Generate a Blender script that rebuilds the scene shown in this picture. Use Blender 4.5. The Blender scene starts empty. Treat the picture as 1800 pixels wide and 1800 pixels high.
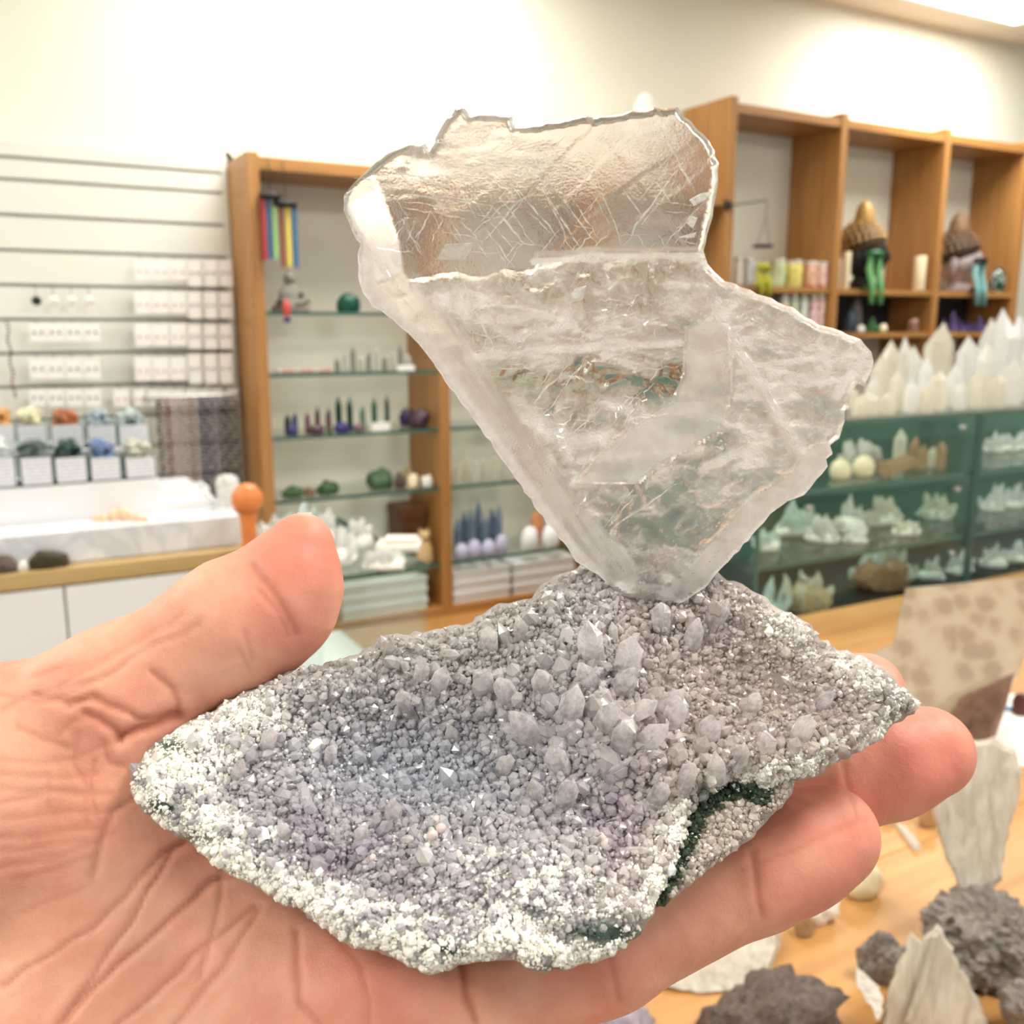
import bpy, bmesh, math, random
import numpy as np
from mathutils import Vector, Matrix

random.seed(7)
rng = np.random.default_rng(11)
scene = bpy.context.scene
col = scene.collection

# ------------------------------------------------------------------ camera
F = 1664.0            # focal length in pixels of the 1800 px frame
EYE = Vector((0.0, 0.0, 1.5))
YAW = math.radians(29.0)
PITCH = math.radians(11.05)
FWD = Vector((math.sin(YAW) * math.cos(PITCH), math.cos(YAW) * math.cos(PITCH), -math.sin(PITCH)))
RIGHT = Vector((math.cos(YAW), -math.sin(YAW), 0.0))
UP = RIGHT.cross(FWD)
cd = bpy.data.cameras.new('camera')
cam = bpy.data.objects.new('camera', cd)
col.objects.link(cam)
cam.location = EYE
cam.rotation_euler = Matrix((RIGHT, UP, -FWD)).transposed().to_euler()
cd.sensor_width = 36.0
cd.lens = F / 1800.0 * 36.0
cd.clip_start = 0.01
cd.dof.use_dof = True
cd.dof.focus_distance = 0.172
cd.dof.aperture_fstop = 27.0
scene.camera = cam

# ------------------------------------------------------------------ light and exposure
world = bpy.data.worlds.new('world')
scene.world = world
world.use_nodes = True
bg = world.node_tree.nodes['Background']
bg.inputs['Color'].default_value = (0.93, 0.97, 1.0, 1)
bg.inputs['Strength'].default_value = 0.62
PANEL_STRENGTH = 17.5
scene.view_settings.view_transform = 'Standard'
scene.view_settings.look = 'None'
scene.view_settings.exposure = 0.1
scene.view_settings.gamma = 1.0
scene.view_settings.use_curve_mapping = False
scene.cycles.use_denoising = True
scene.cycles.max_bounces = 10
scene.cycles.diffuse_bounces = 3
scene.cycles.glossy_bounces = 4
scene.cycles.use_adaptive_sampling = True
scene.cycles.adaptive_threshold = 0.06
scene.cycles.use_light_tree = False
scene.cycles.transmission_bounces = 9
scene.cycles.transparent_max_bounces = 20
scene.cycles.sample_clamp_indirect = 6.0

# ------------------------------------------------------------------ helpers
def ray(x, y):
    return FWD + RIGHT * ((x - 900.0) / F) - UP * ((y - 900.0) / F)
def at(x, y, d):
    return EYE + ray(x, y) * d
def on_y(x, y, Y):
    r = ray(x, y); return EYE + r * ((Y - EYE.y) / r.y)
def on_z(x, y, Z):
    r = ray(x, y); return EYE + r * ((Z - EYE.z) / r.z)
CAMM = np.array([list(RIGHT), list(UP), list(FWD)])      # rows: camera axes
def cam2world(P):
    return np.asarray(P) @ CAMM + np.array(EYE)
def pxd(x, y, d):                                        # pixel + depth -> camera space (right, up, depth)
    x = np.asarray(x, float); y = np.asarray(y, float); d = np.asarray(d, float)
    return np.stack([(x - 900) / F * d, -(y - 900) / F * d, d * np.ones_like(x)], -1)

def vnoise(p):
    p = np.asarray(p, float)
    i = np.floor(p).astype(np.int64); f = p - i
    u = f * f * (3 - 2 * f)
    def h(a, b, c):
        n = (a * 374761393 + b * 668265263 + c * 1274126177) & 0xffffffff
        n = ((n ^ (n >> 13)) * 1274126177) & 0xffffffff
        return ((n ^ (n >> 16)) & 0xffff) / 32767.5 - 1.0
    r = 0
    for dx in (0, 1):
        wx = u[:, 0] if dx else 1 - u[:, 0]
        for dy in (0, 1):
            wy = u[:, 1] if dy else 1 - u[:, 1]
            for dz in (0, 1):
                wz = u[:, 2] if dz else 1 - u[:, 2]
                r = r + wx * wy * wz * h(i[:, 0] + dx, i[:, 1] + dy, i[:, 2] + dz)
    return r
def fbm(p, octaves=4):
    s = 0; a = 1.0; p = np.asarray(p, float)
    for k in range(octaves):
        s = s + a * vnoise(p + 17.3 * k); p = p * 2.03; a *= 0.5
    return s

def seg_dist(P, poly, closed=False):
    """distance of 2D points to a polyline"""
    P = np.asarray(P, float); poly = np.asarray(poly, float)
    n = len(poly); best = np.full(len(P), 1e9); near = np.zeros_like(P)
    for k in range(n if closed else n - 1):
        a = poly[k]; b = poly[(k + 1) % n]; ab = b - a
        t = np.clip(((P - a) @ ab) / max(ab @ ab, 1e-9), 0, 1)
        q = a + t[:, None] * ab
        d = np.hypot(*(P - q).T)
        m = d < best
        best[m] = d[m]; near[m] = q[m]
    return best, near
def inside(P, poly):
    P = np.asarray(P, float); poly = np.asarray(poly, float)
    r = np.zeros(len(P), bool); n = len(poly)
    for k in range(n):
        a = poly[k]; b = poly[(k + 1) % n]
        c = (a[1] > P[:, 1]) != (b[1] > P[:, 1])
        x = (b[0] - a[0]) * (P[:, 1] - a[1]) / (b[1] - a[1] if b[1] != a[1] else 1e-9) + a[0]
        r ^= c & (P[:, 0] < x)
    return r

# ------------------------------------------------------------------ objects
def tag(o, label=None, cat=None, group=None, kind=None):
    if label: o['label'] = label
    if cat: o['category'] = cat
    if group: o['group'] = group
    if kind: o['kind'] = kind
    return o
def thing(name, loc, label, cat, group=None, rz=0.0):
    o = bpy.data.objects.new(name, None); col.objects.link(o)
    o.location = loc; o.rotation_euler = (0, 0, rz); o.empty_display_size = 0.02
    return tag(o, label, cat, group)
def mesh_obj(name, verts, faces, mat, parent=None, smooth=False, loc=None, auto=None):
    me = bpy.data.meshes.new(name)
    me.from_pydata([tuple(v) for v in verts], [], [tuple(f) for f in faces])
    me.update()
    if smooth:
        me.polygons.foreach_set('use_smooth', [True] * len(me.polygons))
    if auto is not None:
        me.polygons.foreach_set('use_smooth', [True] * len(me.polygons))
        me.set_sharp_from_angle(angle=math.radians(auto))
    if mat is not None: me.materials.append(mat)
    o = bpy.data.objects.new(name, me); col.objects.link(o)
    if parent is not None: o.parent = parent
    if loc is not None: o.location = loc
    return o
def link_mesh(name, me, parent=None, loc=(0, 0, 0), rot=(0, 0, 0), scale=(1, 1, 1)):
    o = bpy.data.objects.new(name, me); col.objects.link(o)
    o.parent = parent; o.location = loc; o.rotation_euler = rot; o.scale = scale
    return o
def copy_tree(root, loc, rz=None, label=None, group=None, scale=None):
    r = root.copy(); col.objects.link(r); r.location = loc
    if rz is not None: r.rotation_euler = (0, 0, rz)
    if scale is not None: r.scale = scale
    if label: r['label'] = label
    if group: r['group'] = group
    for ch in list(root.children):
        c = ch.copy(); col.objects.link(c); c.parent = r
        for g in list(ch.children):
            d = g.copy(); col.objects.link(d); d.parent = c
    return r

class MB:
    """collects shapes into one mesh"""
    def __init__(s): s.v = []; s.f = []
    def add(s, V, Fc):
        n = len(s.v); s.v += [tuple(v) for v in V]; s.f += [tuple(i + n for i in f) for f in Fc]; return s
    def box(s, x0, x1, y0, y1, z0, z1, bev=0.0):
        if bev <= 0:
            V = [(x, y, z) for z in (z0, z1) for y in (y0, y1) for x in (x0, x1)]
            return s.add(V, [(0, 2, 3, 1), (4, 5, 7, 6), (0, 1, 5, 4), (2, 6, 7, 3), (0, 4, 6, 2), (1, 3, 7, 5)])
        bm = bmesh.new(); bmesh.ops.create_cube(bm, size=1)
        for v in bm.verts:
            v.co = ((x0 + x1) / 2 + v.co.x * (x1 - x0), (y0 + y1) / 2 + v.co.y * (y1 - y0), (z0 + z1) / 2 + v.co.z * (z1 - z0))
        bmesh.ops.bevel(bm, geom=bm.edges[:], offset=bev, segments=2, affect='EDGES', profile=0.5)
        bm.verts.index_update()
        V = [v.co.copy() for v in bm.verts]; Fc = [[v.index for v in f.verts] for f in bm.faces]; bm.free()
        return s.add(V, Fc)
    def lathe(s, prof, n=20, c=(0, 0, 0), sx=1, sy=1):
        V = []; Fc = []
        m = len(prof)
        for r, z in prof:
            for k in range(n):
                a = 2 * math.pi * k / n
                V.append((c[0] + sx * r * math.cos(a), c[1] + sy * r * math.sin(a), c[2] + z))
        for j in range(m - 1):
            for k in range(n):
                Fc.append((j * n + k, j * n + (k + 1) % n, (j + 1) * n + (k + 1) % n, (j + 1) * n + k))
        Fc.append(tuple(range(n - 1, -1, -1))); Fc.append(tuple((m - 1) * n + k for k in range(n)))
        return s.add(V, Fc)
    def tube(s, pts, r, n=8):
        pts = [Vector(p) for p in pts]; rs = r if isinstance(r, (list, tuple)) else [r] * len(pts)
        V = []; Fc = []; up = Vector((0.13, 0.21, 0.97))
        for i, p in enumerate(pts):
            t = (pts[min(i + 1, len(pts) - 1)] - pts[max(i - 1, 0)]).normalized()
            a = t.cross(up); a = a.normalized() if a.length > 1e-4 else Vector((1, 0, 0)); b = t.cross(a)
            for k in range(n):
                w = 2 * math.pi * k / n
                V.append(p + (a * math.cos(w) + b * math.sin(w)) * rs[i])
        for i in range(len(pts) - 1):
            for k in range(n):
                Fc.append((i * n + k, i * n + (k + 1) % n, (i + 1) * n + (k + 1) % n, (i + 1) * n + k))
        Fc.append(tuple(range(n - 1, -1, -1))); Fc.append(tuple((len(pts) - 1) * n + k for k in range(n)))
        return s.add(V, Fc)
    def build(s, name, mat, parent=None, smooth=False, loc=None, auto=None):
        return mesh_obj(name, s.v, s.f, mat, parent, smooth, loc, auto)

# ------------------------------------------------------------------ materials
def srgb(r, g, b):
    return tuple(((c / 255) / 12.92 if c / 255 <= 0.04045 else ((c / 255 + 0.055) / 1.055) ** 2.4) for c in (r, g, b)) + (1,)
class NT:
    def __init__(s, name):
        s.m = bpy.data.materials.new(name); s.m.use_nodes = True
        s.t = s.m.node_tree; s.n = s.t.nodes; s.n.clear()
        s.out = s.n.new('ShaderNodeOutputMaterial')
    def node(s, typ, **kw):
        n = s.n.new(typ)
        for k, v in kw.items():
            if k.startswith('_'): setattr(n, k[1:], v)
            else:
                k2 = k.replace('__', ' ')
                inp = n.inputs[int(k2[1:])] if k2[0] == 'i' and k2[1:].isdigit() else n.inputs[k2]
                if isinstance(v, bpy.types.NodeSocket): s.t.links.new(v, inp)
                else: inp.default_value = v
        return n
    def link(s, a, b): s.t.links.new(a, b)
    def surf(s, sock): s.t.links.new(sock, s.out.inputs['Surface']); return s.m
    def coords(s, scale=(1, 1, 1), kind='Object'):
        tc = s.node('ShaderNodeTexCoord')
        mp = s.node('ShaderNodeMapping'); s.link(tc.outputs[kind], mp.inputs['Vector']); mp.inputs['Scale'].default_value = scale
        return mp.outputs['Vector']
    def noise(s, vec, scale, detail=4, rough=0.55, dist=0.0):
        n = s.node('ShaderNodeTexNoise', Vector=vec, Scale=scale, Detail=detail, Roughness=rough, Distortion=dist)
        return n.outputs['Fac']
    def ramp(s, fac, stops):
        r = s.node('ShaderNodeValToRGB'); s.link(fac, r.inputs['Fac'])
        e = r.color_ramp.elements
        while len(e) < len(stops): e.new(0.5)
        for k, (p, c) in enumerate(stops):
            e[k].position = p; e[k].color = c
        return r.outputs['Color']
    def bump(s, h, strength=0.3, dist=0.01):
        b = s.node('ShaderNodeBump', Strength=strength, Distance=dist, Height=h)
        return b.outputs['Normal']
    def attr(s, name):
        return s.node('ShaderNodeAttribute', _attribute_name=name)
def simple(name, c, rough=0.5, var=0.0, scale=30, bump=0.0, trans=0.0, metal=0.0, sss=0.0, coat=0.0, ior=1.45, objvar=0.0):
    t = NT(name)
    p = t.node('ShaderNodeBsdfPrincipled', Roughness=rough, Metallic=metal, IOR=ior)
    p.inputs['Transmission Weight'].default_value = trans
    p.inputs['Coat Weight'].default_value = coat
    if sss:
        p.inputs['Subsurface Weight'].default_value = sss
        p.inputs['Subsurface Radius'].default_value = (0.01, 0.008, 0.006)
    cl = None
    if var or bump:
        v = t.coords((1, 1, 1)); nz = t.noise(v, scale, 5)
        if var:
            a = tuple(max(0, x * (1 - var)) for x in c[:3]) + (1,); b = tuple(min(1, x * (1 + var * 0.8)) for x in c[:3]) + (1,)
            cl = t.ramp(nz, [(0.3, a), (0.7, b)])
        if bump: t.link(t.bump(nz, bump, 0.004), p.inputs['Normal'])
    if cl is not None: t.link(cl, p.inputs['Base Color'])
    else: p.inputs['Base Color'].default_value = c
    return t.surf(p.outputs[0])
def wood(name, c0, c1, axis='Z', scale=1.0, rough=0.42):
    t = NT(name)
    sc = {'Z': (22, 22, 1.2), 'X': (1.2, 22, 22), 'Y': (22, 1.2, 22)}[axis]
    v = t.coords(tuple(k * scale for k in sc))
    n1 = t.noise(v, 2.2, 6, 0.6, 0.6)
    n2 = t.noise(v, 9.0, 3, 0.6, 0.2)
    mx = t.node('ShaderNodeMath', _operation='MULTIPLY_ADD', i0=n2, i1=0.35)
    t.link(n1, mx.inputs[2])
    c = t.ramp(mx.outputs[0], [(0.45, c0), (0.85, c1)])
    p = t.node('ShaderNodeBsdfPrincipled', Roughness=rough); t.link(c, p.inputs['Base Color'])
    t.link(t.bump(n2, 0.08, 0.002), p.inputs['Normal'])
    return t.surf(p.outputs[0])
def thin_glass(name, tint, refl_rough=0.02, dens=0.0, extra=0.0):
    """thin pane: transparent with a fresnel gloss, tinted"""
    t = NT(name)
    tr = t.node('ShaderNodeBsdfTransparent', Color=tint)
    gl = t.node('ShaderNodeBsdfGlossy', Roughness=refl_rough)
    lw = t.node('ShaderNodeLayerWeight', Blend=0.5)
    pw = t.node('ShaderNodeMath', _operation='POWER', i0=lw.outputs['Facing'], i1=5.0)
    ad = t.node('ShaderNodeMath', _operation='MULTIPLY_ADD', i0=pw.outputs[0], i1=0.9)
    ad.inputs[2].default_value = 0.03 + extra
    mx = t.node('ShaderNodeMixShader')
    t.link(ad.outputs[0], mx.inputs[0]); t.link(tr.outputs[0], mx.inputs[1]); t.link(gl.outputs[0], mx.inputs[2])
    return t.surf(mx.outputs[0])
# ================================================================== the room
M = {}
M['wall'] = simple('wall_paint', srgb(234, 232, 219), 0.75, 0.015, 6, 0.03)
M['ceil'] = simple('ceiling_tile', srgb(226, 222, 212), 0.85, 0.03, 60, 0.15)
M['floor'] = simple('floor_vinyl', srgb(176, 160, 138), 0.4, 0.12, 3)
M['white_metal'] = simple('white_metal', srgb(235, 235, 232), 0.4)
M['slat'] = simple('white_melamine', srgb(230, 229, 220), 0.4, 0.01, 4)
M['slat_back'] = simple('slat_groove', srgb(196, 194, 186), 0.6)
M['wood_v'] = wood('maple_v', srgb(158, 107, 54), srgb(188, 137, 79), 'Z')
M['wood_h'] = wood('maple_h', srgb(158, 107, 54), srgb(188, 137, 79), 'X')
M['panelboard'] = simple('unit_back', srgb(232, 226, 210), 0.6, 0.02, 8)

WALL_Y = 2.30; FRONT_Y = 2.10
CEIL_Z = on_y(1800, 82, WALL_Y).z
def struct(name, mb, mat, parent=None):
    o = mb.build(name, mat, parent)
    if parent is None: tag(o, kind='structure')
    return o
X0, X1, YB = -2.6, 5.6, -3.4
struct('floor', MB().box(X0, X1, YB, WALL_Y, -0.1, 0.0), M['floor'])
struct('ceiling', MB().box(X0, X1, YB, WALL_Y, CEIL_Z, CEIL_Z + 0.1), M['ceil'])
struct('wall_back', MB().box(X0 - 0.1, X1 + 0.1, WALL_Y, WALL_Y + 0.1, 0, CEIL_Z), M['wall'])
struct('wall_left', MB().box(X0 - 0.1, X0, YB, WALL_Y, 0, CEIL_Z), M['wall'])
struct('wall_right', MB().box(X1, X1 + 0.1, YB, WALL_Y, 0, CEIL_Z), M['wall'])
struct('trim_1', MB().box(X0, X1, WALL_Y - 0.012, WALL_Y, 0, 0.09), M['white_metal'])

# ceiling light panels (real fixtures)
mt = NT('light_diffuser')
em = mt.node('ShaderNodeEmission', Color=(1.0, 0.968, 0.885, 1), Strength=PANEL_STRENGTH)
M['diffuser'] = mt.surf(em.outputs[0])
pc = on_z(1664, 14, CEIL_Z)
PX, PY = pc.x + 0.0, pc.y - 0.33
proto = None
spots = [(PX, PY, 'ceiling light panel above the tall wooden shelving'),
         (PX - 1.9, PY, 'ceiling light panel above the glass display counter'),
         (PX - 3.8, PY, 'ceiling light panel above the white slat wall'),
         (PX, PY - 1.9, 'ceiling light panel above the end of the specimen table'),
         (PX - 1.9, PY - 1.9, 'ceiling light panel above the hand and crystal'),
         (PX - 3.8, PY - 1.9, 'ceiling light panel beside the white side wall'),
         (PX, PY - 3.8, 'ceiling light panel by the right of the open shop front'),
         (PX - 1.9, PY - 3.8, 'ceiling light panel by the middle of the open shop front')]
for x, y, lab in spots:
    if proto is None:
        proto = thing('ceiling_light', (x, y, CEIL_Z), lab, 'ceiling light', 'recessed ceiling light panels')
        MB().box(-0.30, 0.30, -0.30, 0.30, -0.010, -0.002).build('diffuser', M['diffuser'], proto)
        fr = MB()
        for a, b, c, d in ((-.325, .325, -.325, -.30), (-.325, .325, .30, .325), (-.325, -.30, -.30, .30), (.30, .325, -.30, .30)):
            fr.box(a, b, c, d, -0.014, 0.0)
        fr.build('frame', M['white_metal'], proto)
    else:
        copy_tree(proto, (x, y, CEIL_Z), label=lab)
# ================================================================== the hand (one continuous skin surface)
def skin_material():
    t = NT('skin')
    v = t.coords((1, 1, 1))
    n1 = t.noise(v, 60, 4, 0.6)
    n2 = t.noise(v, 900, 3, 0.6)
    vor = t.node('ShaderNodeTexVoronoi', Vector=v, Scale=1500.0, _feature='DISTANCE_TO_EDGE')
    base = t.ramp(n1, [(0.30, srgb(214, 146, 122)), (0.72, srgb(236, 180, 154))])
    red = t.attr('blush')
    mx = t.node('ShaderNodeMix', _data_type='RGBA'); mx.inputs[0].default_value = 0
    t.link(red.outputs['Fac'], mx.inputs[0]); t.link(base, mx.inputs[6]); mx.inputs[7].default_value = srgb(222, 124, 110)
    cr = t.attr('crease')
    mx2 = t.node('ShaderNodeMix', _data_type='RGBA')
    t.link(cr.outputs['Fac'], mx2.inputs[0]); t.link(mx.outputs[2], mx2.inputs[6]); mx2.inputs[7].default_value = srgb(178, 98, 72)
    p = t.node('ShaderNodeBsdfPrincipled', Roughness=0.48)
    t.link(mx2.outputs[2], p.inputs['Base Color'])
    p.inputs['Subsurface Weight'].default_value = 0.22
    p.inputs['Subsurface Radius'].default_value = (0.0035, 0.0012, 0.0007)
    p.inputs['Subsurface Scale'].default_value = 1.0
    p.inputs['Specular IOR Level'].default_value = 0.35
    ad = t.node('ShaderNodeMath', _operation='MULTIPLY_ADD', i0=vor.outputs['Distance'], i1=0.5)
    t.link(n2, ad.inputs[2])
    t.link(t.bump(ad.outputs[0], 0.22, 0.0004), p.inputs['Normal'])
    return t.surf(p.outputs[0])
M['skin'] = skin_material()
M['nail'] = simple('fingernail', srgb(238, 200, 186), 0.25, sss=0.2)

VOX = 0.0006
class SDF:
    def __init__(s, lo, hi):
        s.lo = np.array(lo); s.n = np.ceil((np.array(hi) - s.lo) / VOX).astype(int) + 1
        s.ax = [(s.lo[k] + VOX * np.arange(s.n[k])).astype(np.float32) for k in range(3)]
    def full(s): return np.full(s.n, 0.05, np.float32)
    def chain(s, f, pts, k, margin=0.012):
        """smooth union of round cones through pts = [(px, py, depth, radius px)...] into field f"""
        C = [(pxd(x, y, d), r * d / F) for x, y, d, r in pts]
        for (a, ra), (b, rb) in zip(C[:-1], C[1:]):
            s.cone(f, a, b, ra, rb, k, margin)
    def cone(s, f, a, b, ra, rb, k, margin):
        lo = np.minimum(a - ra, b - rb) - margin; hi = np.maximum(a + ra, b + rb) + margin
        i0 = np.clip(((lo - s.lo) / VOX).astype(int), 0, s.n); i1 = np.clip(((hi - s.lo) / VOX).astype(int) + 1, 0, s.n)
        if (i1 <= i0).any(): return
        sl = tuple(slice(i0[q], i1[q]) for q in range(3))
        X = s.ax[0][sl[0]][:, None, None] - np.float32(a[0]); Y = s.ax[1][sl[1]][None, :, None] - np.float32(a[1]); Z = s.ax[2][sl[2]][None, None, :] - np.float32(a[2])
        ab = (b - a).astype(np.float32); L = max(float(ab @ ab), 1e-12)
        t = np.clip((X * ab[0] + Y * ab[1] + Z * ab[2]) / L, 0, 1)
        d = np.sqrt((X - t * ab[0]) ** 2 + (Y - t * ab[1]) ** 2 + (Z - t * ab[2]) ** 2) - (ra + (rb - ra) * t)
        g = f[sl]
        if k > 0:
            h = np.clip(0.5 + 0.5 * (g - d) / k, 0, 1)
            f[sl] = g + (d - g) * h - k * h * (1 - h)
        else:
            f[sl] = np.minimum(g, d)
def smin(a, b, k):
    h = np.clip(0.5 + 0.5 * (a - b) / k, 0, 1)
    return a + (b - a) * h - k * h * (1 - h)
def surface_nets(f, lo, vox):
    S = f < 0
    nx, ny, nz = f.shape
    cnt = np.zeros((nx - 1, ny - 1, nz - 1), np.uint8)
    for dx in (0, 1):
        for dy in (0, 1):
            for dz in (0, 1):
                cnt += S[dx:nx - 1 + dx, dy:ny - 1 + dy, dz:nz - 1 + dz]
    act = np.argwhere((cnt > 0) & (cnt < 8))
    idx = np.full(cnt.shape, -1, np.int32); idx[tuple(act.T)] = np.arange(len(act))
    acc = np.zeros((len(act), 3)); num = np.zeros(len(act))
    cor = [(a, b, c) for a in (0, 1) for b in (0, 1) for c in (0, 1)]
    val = {c: f[act[:, 0] + c[0], act[:, 1] + c[1], act[:, 2] + c[2]] for c in cor}
    for c in cor:
        for axn in range(3):
            if c[axn] == 0:
                e = list(c); e[axn] = 1; e = tuple(e)
                va, vb = val[c], val[e]
                m = (va < 0) != (vb < 0)
                t = np.where(m, va / np.where(va == vb, 1, va - vb), 0)
                p = np.array(c, float)[None, :].repeat(len(act), 0); p[:, axn] += t
                acc[m] += p[m]; num[m] += 1
    V = (act + acc / num[:, None]) * vox + lo
    Fc = []
    for axn in range(3):
        a = [slice(None)] * 3; b = [slice(None)] * 3
        a[axn] = slice(0, -1); b[axn] = slice(1, None)
        ch = S[tuple(a)] != S[tuple(b)]
        o1, o2 = [q for q in range(3) if q != axn]
        E = np.argwhere(ch)
        E = E[(E[:, o1] > 0) & (E[:, o2] > 0) & (E[:, o1] < f.shape[o1] - 1) & (E[:, o2] < f.shape[o2] - 1)]
        ins = S[tuple(E.T)]
        def cell(d1, d2):
            q = E.copy(); q[:, o1] -= d1; q[:, o2] -= d2
            return idx[tuple(q.T)]
        q = np.stack([cell(1, 1), cell(0, 1), cell(0, 0), cell(1, 0)], 1)
        flip = ins if axn != 1 else ~ins
        q[~flip] = q[~flip][:, ::-1]
        Fc.append(q)
    Q = np.concatenate(Fc); Q = Q[(Q >= 0).all(1)]
    return V, Q

sd = SDF((-0.215, -0.128, 0.118), (0.108, 0.006, 0.232))
palm = sd.full()
PALM = [
    [(-1500, 1640, .190, 262), (-900, 1560, .188, 250), (-380, 1540, .186, 255), (-60, 1420, .176, 225), (190, 1238, .178, 118)],   # forearm, thenar
    [(-380, 1540, .186, 230), (250, 1400, .184, 150), (560, 1300, .203, 112)],                             # index ray
    [(-380, 1640, .184, 230), (250, 1500, .184, 165), (690, 1460, .193, 112)],                             # middle ray
    [(-380, 1740, .178, 230), (200, 1680, .177, 170), (640, 1760, .168, 132)],                             # ring ray
    [(-380, 1840, .172, 220), (100, 1860, .170, 180), (520, 1930, .160, 130)],                             # little ray
    [(60, 1430, .178, 175), (170, 1420, .180, 150)],
]
for c in PALM: sd.chain(palm, c, 0.009)
THUMB = [(190, 1238, .178, 118), (425, 1096, .183, 111), (492, 1058, .184, 90), (513, 1012, .184, 74), (534, 948, .184, 44)]
FINGERS = [
    ([(560, 1300, .203, 108), (1000, 1262, .214, 86), (1350, 1232, .213, 76), (1520, 1216, .212, 68)], .004),
    ([(690, 1460, .193, 110), (1150, 1440, .203, 95), (1470, 1368, .2065, 88), (1560, 1342, .207, 90), (1630, 1322, .208, 79)], .004),
    ([(640, 1760, .168, 128), (860, 1756, .169, 104), (1060, 1668, .1745, 99), (1330, 1530, .1845, 95), (1400, 1495, .187, 95), (1456, 1470, .1885, 87)], .004),
    ([(520, 1930, .160, 118), (800, 2010, .158, 90), (1010, 1990, .163, 80), (1120, 1950, .168, 72)], .004),
]
hand_f = palm.copy()
tf = sd.full(); sd.chain(tf, THUMB, 0.006); hand_f = np.minimum(hand_f, smin(palm, tf, 0.007))
for pts, k in FINGERS:
    ff = sd.full(); sd.chain(ff, pts, k)
    hand_f = smin(hand_f, smin(palm, ff, 0.006), 0.0006)
hand_f[0] = hand_f[-1] = .01; hand_f[:, 0] = hand_f[:, -1] = .01; hand_f[:, :, 0] = hand_f[:, :, -1] = .01
HV, HQ = surface_nets(hand_f, sd.lo, VOX)

def vert_normals(V, Q):
    a = V[Q[:, 0]]; n = np.cross(V[Q[:, 2]] - a, V[Q[:, 3]] - V[Q[:, 1]])
    N = np.zeros_like(V)
    for k in range(4): np.add.at(N, Q[:, k], n)
    return N / np.maximum(np.linalg.norm(N, axis=1), 1e-12)[:, None]
HN = vert_normals(HV, HQ)
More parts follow.
